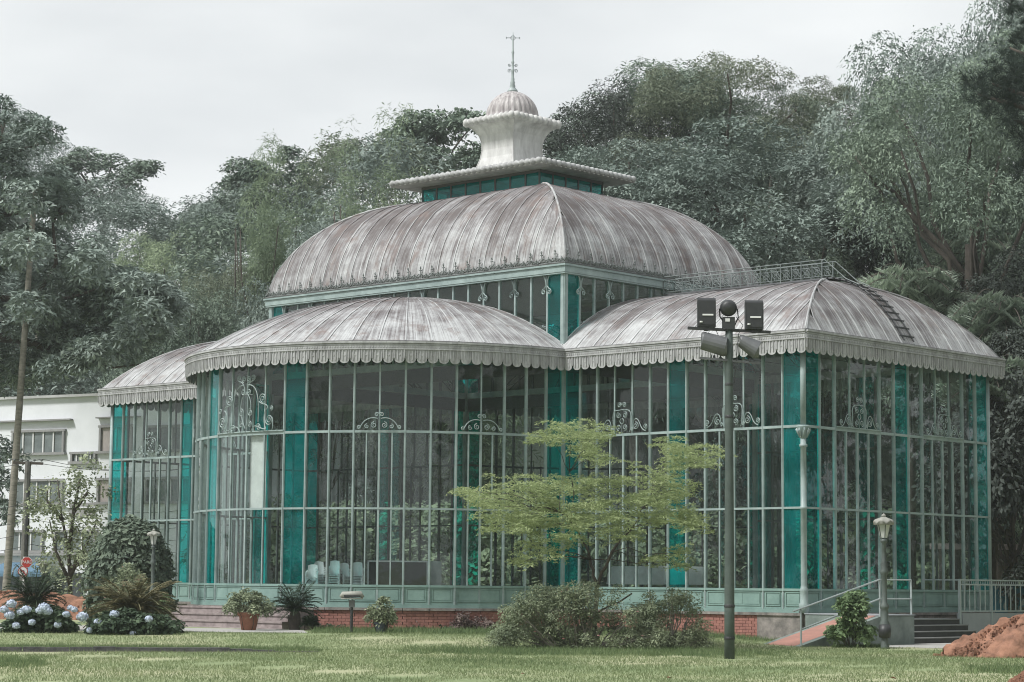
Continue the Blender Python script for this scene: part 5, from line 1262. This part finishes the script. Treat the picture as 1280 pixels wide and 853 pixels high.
# --- single trees that stand out
T = [
 ('layered', 0, 545, 150, 15.0, .62, 'flat topped tree rising above the hill just left of the cupola', 'forest', 134),
 ('airy', 0, 332, 152, 13.0, .8, 'thin airy tree leaning over the hill skyline above the left vault', 'forest', 186),
 ('airy', 1, 118, 205, 17.0, .9, 'hazy open crowned tree on the far hill at the left', 'forest', 186),
 ('layered', 1, 255, 195, 12.0, .9, 'faded flat crown on the far ridge above the bamboo', 'forest', 252),
 ('dark', 0, 768, 116, 22.0, .62, 'dark dense tree right of the cupola behind the paler crowns', 'dark', 118),
 ('dome', 0, 828, 109, 23.0, .70, 'tall domed tree above the right end of the great vault', 'forest', 82),
 ('airy', 1, 907, 113, 24.5, .66, 'airy topped tree highest on the skyline right of the cupola', 'fresh', 60),
 ('layered', 0, 800, 98, 19.5, .78, 'broad grey green tree over the right shoulder of the great vault', 'grey', 178),
 ('airy', 0, 988, 114, 22.0, .45, 'small loose crown between the two tall skyline trees', 'forest', 108),
 ('airy', 1, 1046, 110, 22.0, .60, 'open branched tree on the skyline above the ladder', 'fresh', 98),
 ('layered', 1, 950, 96, 18.0, 1.0, 'wide umbrella shaped tree above the ridge walkway', 'grey', 158),
 ('broad', 1, 1092, 101, 20.0, .72, 'dense rounded tree above the hipped roof end', 'forest', 172),
 ('dome', 1, 1178, 97, 24.0, .66, 'tallest pale leaved tree at the upper right', 'grey', 30),
 ('airy', 0, 1228, 90, 22.5, .7, 'loose leafy tree with sky showing through at the right edge', 'forest', 40),
 ('broad', 0, 905, 93.5, 12.5, .95, 'lower bushy tree right behind the great vault', 'grey', 305),
 ('dome', 1, 1010, 93, 12.5, .9, 'bushy grey tree directly behind the ridge railing', 'forest', 300),
 ('dark', 1, 1085, 94, 13.0, .85, 'deep shaded tree behind the roof ladder', 'dark', 262),
 ('dome', 0, 1292, 99, 25, .5, 'tall tree cut by the top right corner behind the pine', 'grey', 2),
 ('dark', 0, 1265, 82, 8.3, .78, 'dark glossy tree beside the right end wall', 'dark', 470),
 ('dark', 1, 1300, 88, 13.5, .8, 'dark tree rising at the right edge behind the fern palms', 'dark', 330),
 ('dome', 0, 1252, 95, 17, .7, 'mid height tree behind the pine at the right edge', 'forest', 190),
 ('fresh', 1, 305, 110, 12.6, .75, 'bright leaved tree behind the left wing roof', 'fresh', 318),
 ('broad', 0, 240, 112, 10.5, .85, 'bushy tree between the left wing roof and the bamboo', 'forest', 372),
 ('dome', 1, 405, 97, 13.6, .7, 'rounded tree against the left end of the great vault', 'grey', 268),
 ('bamboo', 0, 330, 108, 17.0, .85, 'feathery bamboo clump over the left wing', 'bamboo', 200),
 ('bamboo', 1, 462, 112, 18.0, .8, 'tall bamboo clump left of the great vault crest', 'bamboo', 158),
 ('fresh', 0, 200, 150, 13.0, .9, 'hazy green crown low on the far left hill', 'bamboo', 290),
]
for kind, seed, px, d, H, wide, label, leaf, ytop in T:
    if d < 112 and px < 1220: d += 9
    zt = spot(px, d, ytop).z; p = spot(px, d); zb = hill_z(px, d) if d > 92 else gz(p.x, p.y)
    real = {'broad': 9.7, 'dome': 9.9, 'layered': 9.6, 'airy': 9.9, 'bamboo': 10.2, 'fresh': 9.8, 'dark': 9.8}[kind]
    Hh = (zt-zb)/real*10
    t = tree(kind, seed, px, d, Hh, 1, label, None, leaf, 'tree' if kind != 'bamboo' else 'bamboo_clump', zb)
    w = H/10*wide; t.scale = (w, w, Hh/10)

# --- the great tree at the left
g = np.random.default_rng(5)
TD = 98; p0 = spot(-70, TD); e = empty('spreading_tree', p0, 0, 'huge grey green tree with thick crooked branches filling the upper left', 'tree')
outl = [(-70, 90, 500), (-30, 96, 520), (0, 100, 500), (25, 104, 500), (50, 120, 495), (75, 150, 490), (92, 235, 485), (105, 262, 480), (130, 300, 475), (160, 328, 470), (195, 338, 452), (215, 358, 420), (226, 385, 405)]
cl = []
cx_ = [a for a, _, _ in outl]
while len(cl) < 150:
    px = g.uniform(-70, 222); t0, t1 = np.interp(px, cx_, [a for _, a, _ in outl]), np.interp(px, cx_, [a for _, _, a in outl]); rp_ = 20
    if t1-t0 < 44: continue
    py = g.uniform(t0+13, t1-20); q = spot(px-rp_*.3, TD+g.normal()*2.6, py)
    if 66 < px < 120 and 150 < py < 225: continue
    if g.random() < .16 : continue
    cl.append((q.x-p0.x, q.y-p0.y, q.z-p0.z, (.66+.4*g.random())))
for px, py in ((-5, 560), (-8, 600), (12, 575), (3, 640)): q = spot(px, TD, py); cl.append((q.x-p0.x, q.y-p0.y, q.z, .8))
np_mesh('crown', tri_leaves(crown(cl, 81000, .30, .19, .34, 9, .7, .55, g=g)), tris(81000), L_['grey'], e)
b = MB()
def q_(px, py, dd=TD): q = spot(px, dd, py); return (q.x-p0.x, q.y-p0.y, q.z)
def branch(pts, r0, r1):
    P = [q_(*p) for p in pts]; b.tube(P, [r0+(r1-r0)*i/(len(P)-1) for i in range(len(P))], 7)
branch([(-70, 745), (-66, 600), (-60, 460), (-50, 380), (-35, 300), (-15, 220), (5, 150)], .65, .12)
branch([(-60, 440), (-20, 420), (25, 425), (70, 440), (110, 446), (150, 425), (190, 400)], .26, .05)
branch([(25, 425), (45, 395), (80, 410), (110, 432)], .12, .05); branch([(-50, 380), (0, 372), (40, 380), (90, 372), (125, 360)], .2, .04)
branch([(40, 380), (70, 330), (66, 280), (80, 250)], .12, .03); branch([(-35, 300), (0, 270), (40, 262), (80, 268), (105, 262)], .16, .03)
branch([(-15, 220), (0, 190), (25, 188), (50, 180), (80, 178)], .12, .03); branch([(110, 446), (140, 460), (180, 455)], .08, .03); branch([(90, 372), (120, 300), (125, 310)], .06, .02)
b.build('trunk', M['bark'], e, True)

def palm_trunk(px0, py0, px1, py1, d, r0, r1, label):
    p = spot(px0, d); p.z = gz(p.x, p.y); e = empty('palm_trunk', p, 0, label, 'palm'); b = MB(); q1 = spot(px1, d, py1); P = []; R_ = []
    for i in range(41): t = i/40; P.append(((q1.x-p.x)*t, (q1.y-p.y)*t, -.1+(q1.z-p.z)*t)); R_.append((r0+(r1-r0)*t)*(1.05 if i % 2 else .98))
    b.tube(P, R_, 10); b.build('trunk', M['palebark'], e, True); return e, P[-1]
e_, tp = palm_trunk(6, 740, 44, 232, 96, .17, .11, 'tall pale palm trunk leaning right at the far left')
def frond(L, g, nl=26, droop=1.0, w=.05, ll=.45, up=.6, hang=.5):
    """a pinnate frond along +X rising then drooping; returns verts (4N,3) and midrib"""
    V = []; rib = []; L = L/math.sqrt(1+.4*up*up)
    for i in range(nl+1):
        t = i/nl; x = L*(t*.95-.12*droop*t*t); z = L*(up*t-(up*.6+.35)*droop*t*t*.9); rib.append((x, 0, z))
    rib = np.array(rib); c, n_, dd, ln = [], [], [], []
    for i in range(2, nl+1):
        t = i/nl; l = ll*math.sin(PI*min(1, t*.85+.12))**.7+.05
        for s in (-1, 1):
            dr = np.array([.55, s*1.0, -hang*(.6+.5*g.random())]); dr /= np.linalg.norm(dr); c.append(rib[i]+dr*l/2); dd.append(dr); n_.append([-.2, -s*.5*hang, 1]); ln.append(l)
    c = np.array(c); return leaf_quads(c, np.array(n_)+g.normal(size=c.shape)*.15, np.array(ln), w, np.array(dd), .05, g), rib
def rotz(V, a, off=(0, 0, 0)):
    c, s = math.cos(a), math.sin(a); o = V.copy(); o[:, 0] = V[:, 0]*c-V[:, 1]*s+off[0]; o[:, 1] = V[:, 0]*s+V[:, 1]*c+off[1]; o[:, 2] = V[:, 2]+off[2]; return o
V = []
for k in range(16): fv, _ = frond(2.6+g.random(), g, 30, 1.1, .06, .6, .5, .7); V.append(rotz(fv, 2*PI*k/16+g.random(), tp))
V = np.concatenate(V); np_mesh('fronds', V, quads(len(V)//4), L_['grey'], e_)
palm_trunk(46, 700, 47, 400, 121, .13, .10, 'thin pale trunk rising behind the roof of the white house')
palm_trunk(64, 750, 66, 520, 92, .06, .05, 'slim bare trunk near the sparse street tree') if False else None

# fern palms behind the right wing
def fern_palm(px, d, ytop, label, n=34, L=3.4, seed=0, w=.10, ll=.9):
    g = np.random.default_rng(seed); p = spot(px, d); p.z = gz(p.x, p.y) if d < 92 else hill_z(px, d); H = spot(px, d, ytop).z-p.z
    e = empty('drooping_palm', p, 0, label, 'palm'); V = []; b = MB(); b.tube([(0, 0, -.3), (.1, 0, H*.5), (0, 0, H-.8)], [.2, .16, .13], 9); tk = b.build('trunk', M['bark'], e, True); b = MB()
    for k in range(n):
        up = .75-.75*(k/n); fv, rib = frond(L*(.75+.4*g.random()), g, 40, .9+.3*g.random(), w, ll, up, 1.1); a = 2.4*k; V.append(rotz(fv, a, (0, 0, H-1.0-.8*k/n)))
        b.tube([tuple(x) for x in rotz(rib[::5], a, (0, 0, H-1.0-.8*k/n))], .02, 4)
    V = np.concatenate(V); np_mesh('fronds', V, quads(len(V)//4), L_['palm'], e); b.build('midribs', M['bark'], e)
for a in ((1140, 90, 318, 'drooping palm just behind the roof ladder', 34, 3.0, 1), (1196, 88, 395, 'drooping palm over the right end of the roof', 34, 2.7, 2), (1262, 86, 350, 'large drooping palm at the right edge above the end wall', 38, 3.0, 3),
          (1228, 93, 285, 'tall shaded drooping palm behind the others', 30, 3.2, 4), (1240, 84, 425, 'lowest drooping palm beside the end of the eaves', 30, 2.3, 5)): fern_palm(*a)

# pine at the upper right corner
g = np.random.default_rng(9); pd_ = 72; p = spot(1345, pd_); e = empty('pine_tree', p, 0, 'dark soft needled pine reaching in from the upper right corner', 'pine')
cl = []
for px, py, r in ((1262, 88, 1.0), (1240, 105, .8), (1225, 118, .55), (1275, 60, .8), (1285, 130, 1.1), (1262, 148, .7), (1290, 95, 1.2), (1215, 100, .45), (1275, 20, .5), (1290, 40, .6), (1262, 4, .35), (1288, 175, .8), (1252, 128, .7), (1300, -10, 1.0), (1310, 210, 1.0), (1282, 215, .5), (1340, 20, 1.3), (1370, 60, 1.4), (1350, 110, 1.3), (1390, 130, 1.2), (1420, 80, 1.1), (1440, 150, 1.0), (1345, -40, 1.4), (1375, -20, 1.2), (1350, -90, 1.1), (1400, 200, 1.1), (1350, 170, 1.0), (1430, 10, .9)):
    q = spot(px, pd_+g.normal(), py); cl.append((q.x-p.x, q.y-p.y, q.z, r))
c = np.array(cl); pk = g.choice(len(c), 2300, p=c[:, 3]**2/np.sum(c[:, 3]**2)); u = unit(g.normal(size=(2300, 3))); tc = c[pk, :3]+u*c[pk, 3:4]*(.35+.65*g.random((2300, 1)))*np.array([1, 1, .7])
ax = unit(u+np.array([0, 0, .5])); N = 26; tc = np.repeat(tc, N, 0); dr = unit(np.repeat(ax, N, 0)*.8+g.normal(size=tc.shape)*.7)
V = leaf_quads(tc+dr*.13, np.cross(dr, g.normal(size=dr.shape)), .28, .016, dr, 0, g); np_mesh('crown', V, quads(len(V)//4), L_['pine'], e)
b = MB()
def q2(px, py): q = spot(px, pd_, py); return (q.x-p.x, q.y-p.y, q.z)
b.tube([(0, 0, 0), (0, 0, 9), (0, 0, 20)], [.5, .4, .25], 10)
for (x1_, y1_) in ((1240, 105), (1262, 60), (1265, 148), (1262, 5), (1282, 215), (1222, 118)): m_ = q2((1345+x1_)/2, y1_+18); b.tube([(0, 0, q2(1345, y1_+40)[2]), m_, q2(x1_, y1_)], [.16, .1, .03], 6)
b.build('trunk', M['bark'], e, True)

# the pale green garden tree
g = np.random.default_rng(12); td = 57.5; p = on(742, td); e = empty('garden_tree', p, 0, 'young tree with flat sprays of yellow green foliage before the pavilion', 'tree')
def q3(px, py, dd=0): q = spot(px, td+dd, py); return np.array((q.x-p.x, q.y-p.y, q.z-p.z))
lay = [(715, 538, 38, 9), (690, 548, 26, 8), (742, 545, 22, 6), (745, 570, 20, 6), (728, 560, 16, 5), (870, 565, 34, 9), (838, 560, 24, 7), (858, 580, 34, 8), (815, 598, 34, 8), (700, 605, 50, 9), (655, 612, 46, 10), (745, 603, 40, 8), (625, 632, 36, 9), (598, 622, 22, 7), (660, 640, 44, 9), (715, 632, 46, 9), (770, 628, 46, 9), (820, 625, 38, 8),
       (640, 655, 34, 7), (690, 655, 44, 7), (745, 648, 46, 7), (795, 648, 40, 7), (838, 640, 26, 6), (860, 650, 22, 6), (868, 655, 16, 5), (775, 668, 26, 5), (712, 672, 22, 5), (583, 612, 10, 4), (842, 610, 26, 7), (665, 680, 14, 7), (655, 700, 12, 6), (690, 690, 14, 5), (848, 690, 10, 6), (850, 705, 12, 5), (820, 700, 10, 5)]
b = MB(); trunk = [q3(742, 812), q3(744, 770), q3(746, 735)]; b.tube([tuple(x) for x in trunk], [.075, .06, .05], 8)
hubs = [q3(738, 700, .2), q3(765, 690, -.3), q3(720, 660, .5), q3(790, 660, .2), q3(700, 640, -.4), q3(812, 625, .3), q3(712, 590, .2)]
for a_, c_, r0, r1 in ((trunk[2], hubs[0], .045, .035), (trunk[2], hubs[1], .045, .035), (hubs[0], hubs[2], .032, .022), (hubs[1], hubs[3], .032, .022), (hubs[2], hubs[4], .02, .014), (hubs[3], hubs[5], .022, .014), (hubs[2], hubs[6], .02, .012), (trunk[1], q3(700, 740, .6), .03, .02), (trunk[1], q3(790, 742, .4), .03, .02)): limb(b, a_, c_, r0, r1, g, .04, 5, 6)
V = []
for px, py, w, h in lay:
    for kk in range(max(4, int(w*1.0))):
        dd = g.normal()*1.1; c = q3(px+g.uniform(-w, w)*.95, py+g.normal()*h*.85, dd)
        # a flat feathery spray: many narrow leaflets either side of a rib
        a = 2*PI*g.random(); rib = np.array([math.cos(a), math.sin(a), .30-.7*g.random()]); side = np.cross(rib, [0, 0, 1.]); n_ = 46
        t = g.random(n_); s = g.choice([-1, 1], n_); Ls = .40+.25*g.random()
        pos = c+np.outer((t-.4)*Ls, rib)+np.outer(s*(.04+.15*g.random(n_)*(1-abs(t-.45))), side)+g.normal(size=(n_, 3))*np.array([.03, .03, .018]); pos[:, 2] -= .10*((t-.4)**2)*2
        nn = np.array([0, 0, 1.])+g.normal(size=(n_, 3))*.6; V.append(leaf_quads(pos, nn, .085+.05*g.random(n_), .026, np.outer(s, side)+rib*.6, .1, g))
    if g.random() < .8:
        hb = min(hubs, key=lambda h_: np.linalg.norm(h_-q3(px, py))+ (3 if h_[2] > q3(px, py)[2]+.2 else 0)); limb(b, hb, q3(px, py+2, g.normal()*.5), .012, .005, g, .04, 4, 4)
V = np.concatenate(V); np_mesh('crown', V, quads(len(V)//4), L_['yellow'], e); b.build('trunk', M['bark'], e, True)

# azalea bank below it
def bush(name, px, d, wpx, ytop, mat_, label, N, ln, wd, cat='shrub', stems=14, seed=0, flowers=0, fm='pink', depth=.6, zlow=.0, lumps=26, r=.3, stemcol='bark', shell=.5, twig=.2, up=.5, lump_r=None, fr=.035, z=None, dome=False):
    g = np.random.default_rng(seed+100); p = on(px, d); p.z = p.z if z is None else z; W_ = wpx/F_PX*d/2; H = spot(px, d, ytop).z-p.z
    e = empty(name, p, YAW, label, cat); cl = []
    for i in range(lumps):
        u = g.uniform(-1, 1); v = g.uniform(-1, 1)*depth; hh = (1-abs(u)**2.6)**.5*H; k = g.random()**.6
        if dome:
            a_ = g.random()*6.28; q_r = g.random()**.5; cl.append((q_r*math.cos(a_)*(W_-r*.7), q_r*math.sin(a_)*(W_-r*.7)*depth, max(r*.6, (1-q_r**2.4)**.5*(H-r)), r*(.7+.6*g.random()))); continue
        cl.append((u*(W_-r*.7), v*W_, max(zlow+r*.6, hh*k-r*.5), r*(.7+.6*g.random())))
    V = crown(cl, N, ln, wd, twig, 9, .9, up, shell, g=g); V = V[:]; np_mesh('foliage', V, quads(len(V)//4), L_[mat_], e)
    b = MB()
    for i in range(stems):
        c = cl[g.integers(len(cl))]; limb(b, (c[0]*.35, c[1]*.35, -.03), (c[0], c[1], c[2]+r*.5), .022 if r > .2 else .012, .006, g, .03, 4, 5)
    b.build('stems', M[stemcol], e)
    if flowers:
        b = MB()
        for i in range(flowers):
            c = cl[g.integers(len(cl))]; u = unit(g.normal(size=3)+np.array([0, -.8, .3])); q = np.array(c[:3])+u*c[3]; b.lathe([(fr*.2, -fr*.3), (fr, 0), (fr*.9, fr*.4), (fr*.2, fr*.5)], tuple(q), 6)
        b.build('blossom', M[fm], e)
    return e
bush('azalea_bank', 725, 56.5, 225, 726, 'azalea', 'wide loose azalea bank with a few pale blossoms under the garden tree', 38000, .062, .030, seed=1, flowers=26, stems=70, lumps=110, r=.30, twig=.14, depth=.38, stemcol='palebark', shell=.3)
bush('azalea_bush', 838, 57.2, 110, 735, 'azalea', 'twiggy thinner azalea bush at the right end of the bank', 12000, .062, .030, seed=2, flowers=4, stems=46, lumps=44, r=.24, twig=.14, depth=.5, stemcol='palebark', shell=.2)
bush('reddish_shrub', 592, 69, 58, 764, 'reddish', 'low reddish leaved shrub against the brick plinth, nearer the azaleas', 4500, .08, .045, seed=3, stems=8, lumps=22, r=.2, twig=.12)
bush('reddish_shrub', 519, 69.3, 34, 766, 'reddish', 'small reddish shrub against the brick plinth right of the blue pot', 3000, .08, .045, seed=4, stems=8, lumps=14, r=.17, twig=.12)
bush('round_shrub', 1066, 60.3, 54, 741, 'shrub', 'small bright green glossy leaved shrub in front of the ramp', 5200, .13, .065, seed=5, stems=16, lumps=34, r=.20, twig=.12, zlow=.28, depth=.9)
bush('climber_bush', 161, 75.5, 104, 646, 'vine', 'big rounded bush of drooping dark leaves hiding the left wing base', 42000, .22, .10, seed=6, stems=14, lumps=210, r=.40, twig=.22, depth=.9, up=.3, shell=.6, dome=True)
bush('flowering_shrub', 158, 73.0, 62, 708, 'azalea', 'loose dark shrub with pink flowers in front of the rounded bush', 5200, .09, .05, seed=7, flowers=20, stems=20, lumps=40, r=.26, twig=.18)
bush('small_shrub', 236 if False else 207, 72.3, 18, 742, 'shrub', 'small feathery light green shrub beside the slim garden lamp', 1500, .08, .03, seed=8, stems=6, lumps=12, r=.15, twig=.1)
# street tree, thin, before the white house
g = np.random.default_rng(33); p = spot(88, 86); e = empty('street_tree', p, 0, 'thin sparse street tree in front of the white house', 'tree')
def q5(px, py, dd=0): q = spot(px, 86+dd, py); return np.array((q.x-p.x, q.y-p.y, q.z))
b = MB(); tips = []
for pts in (((88, 745), (86, 690), (76, 640), (72, 600)), ((86, 690), (92, 640), (100, 600), (104, 596)), ((88, 730), (70, 690), (62, 650)), ((88, 720), (108, 680), (122, 650)), ((92, 640), (110, 615), (118, 622)), ((78, 650), (58, 625), (60, 610)), ((88, 710), (112, 700), (128, 700))):
    P = [q5(*a) for a in pts]; b.tube([tuple(x) for x in P], [.09-.07*i/(len(P)-1) for i in range(len(P))], 6); tips += P[1:]
cl = [(*(t+g.normal(size=3)*.55), .45) for t in tips for _ in range(3)]+[(*q5(px_, py_, g.normal()), .6) for px_, py_ in ((110, 660), (122, 668), (112, 690), (98, 700), (124, 705), (76, 712), (60, 700), (95, 680), (118, 640), (70, 690), (130, 730), (105, 725), (62, 735), (85, 735))]
np_mesh('crown', crown(cl, 3600, .15, .09, .3, 9, .8, .5, .3, g=g), quads(3600), L_['azalea'], e); b.build('trunk', M['bark'], e, True)

# cycads
def cycad(px, d, ycrown, L, label, mat_='cycad', n=40, seed=0, up0=2.4, lean=0, cat='cycad'):
    g = np.random.default_rng(seed+50); p = on(px, d); H = max(.12, spot(px, d, ycrown).z-p.z); e = empty('cycad', p, 0, label, cat)
    b = MB(); b.lathe([(.16, -.05), (.19, H*.3), (.17, H*.8), (.12, H)], n=12); b.build('trunk', M['bark'], e); V = []; b = MB()
    for k in range(n):
        f = k/n; up = up0*(1-f)+.10*f; Lk = L*(.8+.25*g.random()); fv, rib = frond(Lk, g, 36, .55+.55*f, .030 if mat_ == 'cycad' else .042, .17 if mat_ == 'cycad' else .21, up, .25)
        a = 2.4*k+g.normal()*.15; V.append(rotz(fv, a, (0, 0, H))); b.tube([tuple(x) for x in rotz(rib[::4], a, (0, 0, H))], .009 if mat_ == 'cycad' else .016, 3)
    V = np.concatenate(V); np_mesh('fronds', V, quads(len(V)//4), L_[mat_], e); b.build('midribs', L_[mat_], e); return e
cycad(369, 67.6, 764, 1.1, 'dark cycad on a short trunk beside the stone steps', n=46, seed=1)
cycad(388, 67.0, 781, .35, 'low young cycad at the foot of the one by the steps', n=22, seed=2)
cycad(42, 64.2, 756, 1.4, 'large green cycad rising behind the left hydrangea', n=60, seed=3, up0=2.2)
cycad(166, 63.4, 764, 1.8, 'wide yellowing cycad arching over the second hydrangea', 'oldcycad', n=64, seed=4, up0=1.35)

# hydrangeas
def hydrangea(px, d, wpx, ytop, balls, label, seed):
    e = bush('hydrangea', px, d, wpx, ytop, 'hydra', label, 6500, .15, .10, seed=seed, stems=22, lumps=46, r=.22, twig=.16, cat='hydrangea'); g = np.random.default_rng(seed)
    inv = e.matrix_basis.inverted()
    for bx_, by_, r in balls:
        r *= .82; q = inv @ spot(bx_, d-.75, by_); n = 240; u = unit(g.normal(size=(n, 3))); V = leaf_quads(np.array(q)+u*r*(.72+.33*g.random((n, 1)))*np.array([1, 1, .78]), u+g.normal(size=u.shape)*.35, .06, .05, None, .2, g)
        b = MB(); b.lathe([(.01, -r*.65), (r*.45, -r*.35), (r*.6, 0), (r*.45, r*.35), (.01, r*.5)], tuple(q), 10); fo = b.build('flower_head', M['petal'], e); np_mesh('petals', V, quads(n), M['petal'], fo)
    return e
hydrangea(50, 62, 84, 756, [(14, 755, .17), (33, 762, .15), (55, 760, .20), (12, 769, .17), (26, 765, .12), (60, 764, .15), (83, 768, .12), (50, 763, .14), (20, 782, .13), (40, 778, .12), (72, 781, .12), (88, 760, .1), (5, 762, .14)], 'hydrangea bush with many pale blue flower heads, the left one', 11)
hydrangea(165, 61.5, 116, 765, [(103, 771, .19), (143, 768, .15), (166, 792, .10), (93, 762, .10), (122, 778, .13), (186, 774, .12), (112, 788, .10)], 'hydrangea bush with few pale flower heads under the yellowing cycad', 12)

# pots
def pot(px, d, r, h, m_, label, plant, wpx, ytop, leafs, seed, N=4200):
    p = on(px, d); e = empty('plant_pot', p, 0, label, 'pot'); b = MB(); b.lathe([(r*.68, 0), (r*.95, h*.82), (r*1.08, h*.82), (r*1.08, h), (r*.92, h), (r*.9, h*.9)], n=20); b.build('pot', m_, e)
    t = bush('potted_shrub', px, d, wpx, ytop, leafs, plant, N, .09, .045, seed=seed, stems=12, lumps=30, r=.17, twig=.12, zlow=h+.02, depth=.9)
pot(311.5, 66.6, .31, .52, M['terracotta'], 'terracotta pot standing before the stone steps', 'loose grey green shrub growing in the terracotta pot', 58, 735, 'azalea', 21)
pot(477, 64.6, .19, .30, M['bluepot'], 'small blue grey pot in the grass by the brick wall', 'thin leafy shrub growing in the blue grey pot', 40, 742, 'azalea', 22, 2400)

# heaps of red earth
def heap(px, d, wpx, h, label, seed, depth=.8, name='earth_heap', skew=0):
    g = np.random.default_rng(seed); p = on(px, d); W_ = wpx/F_PX*d/2; e = None; n = 56; xs = np.linspace(-1, 1, n); V = []
    ph = g.random(12)*6.28
    for y in xs:
        for x in xs:
            r = math.hypot(x, y)+.10*math.sin(5*math.atan2(y, x)+ph[5]); z = h*max(0, 1-abs(r)**1.25)*(1+skew*x)+.05*h*sum(math.sin(x*f+ph[i])*math.cos(y*f*.8+ph[i+4]) for i, f in enumerate((6, 11, 19, 31)))*(r < .97)+g.normal()*.018
            V.append((x*W_, y*W_*depth, z if r < 1 else -.15))
    o = np_mesh(name, np.array(V), np.array([(i*n+j, i*n+j+1, (i+1)*n+j+1, (i+1)*n+j) for i in range(n-1) for j in range(n-1)]), M['dirt'], smooth=False, label=label, cat='earth heap'); o.location = p; o.rotation_euler = (0, 0, YAW)
    b = MB()
    for k in range(1300):
        a = g.random()*6.28; rr = g.random()**.5*1.12; x, y = rr*math.cos(a), rr*math.sin(a); s = .02+.05*g.random()**2; b.box((x*W_, y*W_*depth, h*max(0, 1-rr**1.25)*(1+skew*x)+s*.3), (s*1.5, s, s), g.random()*3)
    b.build('clods', M['dirt'], o, kind='stuff'); return o
heap(1296, 53.5, 228, 1.05, 'large heap of red earth in front of the balustrade at the right', 3, .55)
heap(1297, 37, 74, .30, 'small red earth patch in the bottom right corner', 4, .8)
heap(50, 82, 330, .95, 'long low bank of red earth behind the hydrangeas', 5, .25)
heap(10, 84, 200, 1.0, 'red earth bank at the far left edge below the signs', 6, .3)
for px, d, r in ((838, 38.8, .05), (1118, 39.5, .06), (655, 40, .04)):
    p = on(px, d); V = leaf_quads(np.array([[0, 0, .03]]), np.array([[.2, .1, 1.]]), r*2.4, r*1.5, None, .3); o = np_mesh('fallen_leaf', V, quads(1), M['dryleaf'], None, label={838: 'single brown leaf lying on the lawn at the bottom, near the middle', 1118: 'single brown leaf on the lawn at the bottom, toward the right', 655: 'small dry leaf on the lawn below the garden tree'}[px], cat='leaf'); o.location = p

# grass
g = np.random.default_rng(2)
def blades(N, px0, px1, d0, d1, h0, h1, w, mask=None, soft=False):
    d = np.sqrt(g.uniform(d0*d0, d1*d1, N)); px = g.uniform(px0, px1, N)
    if soft:                                   # thins out towards its own ragged edge
        a_, c_ = (px-(px0+px1)/2)/((px1-px0)/2), (d-(d0+d1)/2)/((d1-d0)/2)
        k = (np.abs(a_)**4+c_**2+.35*np.sin(px*.11+d*2)+.25*np.sin(px*.31-d*3)) < g.random(N)*1.1; d, px = d[k], px[k]; N = len(d)
    if mask is not None: k = mask(px, d); d, px = d[k], px[k]; N = len(d)
    x = CAM.x+FWD.x*d+RGT.x*(px-640)/F_PX*d; y = CAM.y+FWD.y*d+RGT.y*(px-640)/F_PX*d
    z = 0.18*np.clip((d-55)/8, 0, 1)**2*(3-2*np.clip((d-55)/8, 0, 1))*(lambda q: q*q*(3-2*q))(np.clip((1010-px)/150, 0, 1))
    h = h0+(h1-h0)*g.random(N)**2; a = g.random(N)*6.28; lx, ly = g.normal(size=N)*h*.4, g.normal(size=N)*h*.4; b_ = np.stack([x, y, z-.005], 1)
    s = np.stack([np.cos(a)*w, np.sin(a)*w, 0*a], 1); t = b_+np.stack([lx, ly, h], 1); return np.stack([b_-s, b_+s, t], 1).reshape(-1, 3)
def offpath(px, d): return ~((px < 390) & (d > 63.4)) & ~((px > 1095) & (d > 59.8)) & ~((px < 400) & (np.abs(d-(50.6+(px+60)/460*2.0)) < .35))
worn = lambda px, d: offpath(px, d) & (np.sin(px*.021+d*.9)+np.sin(px*.043-d*1.7+2)+np.sin(px*.009+d*.37+1) < 1.25+g.random(len(px)))
V = blades(215000, -30, 1310, 34, 69, .03, .085, .007, worn); np_mesh('grass', V, np.arange(len(V)).reshape(-1, 3), L_['grass'], None, label='short worn lawn grass spreading in front of the pavilion', cat='grass', kind='stuff')
parts = [blades(14000, -20, 425, 52.0, 54.8, .06, .15, .008, None, True), blades(26000, 500, 990, 51.0, 57, .05, .17, .008, None, True), blades(16000, 395, 1000, 63.5, 68.8, .06, .20, .010, lambda px, d: np.abs(px-700)*0 < 1),
         blades(2500, -10, 70, 41, 46, .05, .16, .008, None, True), blades(2500, 1040, 1110, 60, 61, .05, .14, .008), blades(3500, 520, 740, 44, 50, .04, .11, .008, None, True), blades(3000, 1200, 1330, 42, 47, .06, .2, .009, None, True)]
V = np.concatenate(parts); np_mesh('tall_grass', V, np.arange(len(V)).reshape(-1, 3), L_['tuft'], None, label='longer dark grass along the kerb, azaleas and plinth', cat='grass', kind='stuff')
cl = []
for k in range(90):
    px = g.uniform(395, 960); q = on(px, 69.2+g.normal()*.35-.9*(px > 820)*(px-820)/100); cl.append((q.x, q.y, q.z+.03, .10+.08*g.random()))
V = crown(cl, 7000, .08, .05, .12, 9, .7, .5, g=g); np_mesh('ground_cover', V, quads(len(V)//4), L_['hydra'], None, label='low leafy ground cover along the foot of the brick plinth', cat='ground cover', kind='stuff')
#HAZE
hz = MB(); hz.box((0, 0, 0), (1, 1, 1)); vm = bpy.data.materials.new('hazy_air'); vm.use_nodes = True; n = vm.node_tree; n.nodes.clear()
pv = n.nodes.new('ShaderNodeVolumePrincipled'); pv.inputs['Color'].default_value = (.93, .96, 1, 1); pv.inputs['Density'].default_value = 0.00024; pv.inputs['Anisotropy'].default_value = .0
ou = n.nodes.new('ShaderNodeOutputMaterial'); n.links.new(pv.outputs[0], ou.inputs['Volume'])
o = hz.build('haze', vm, kind='stuff'); o.scale = (900, 900, 92); o.location = (0, 0, 43)
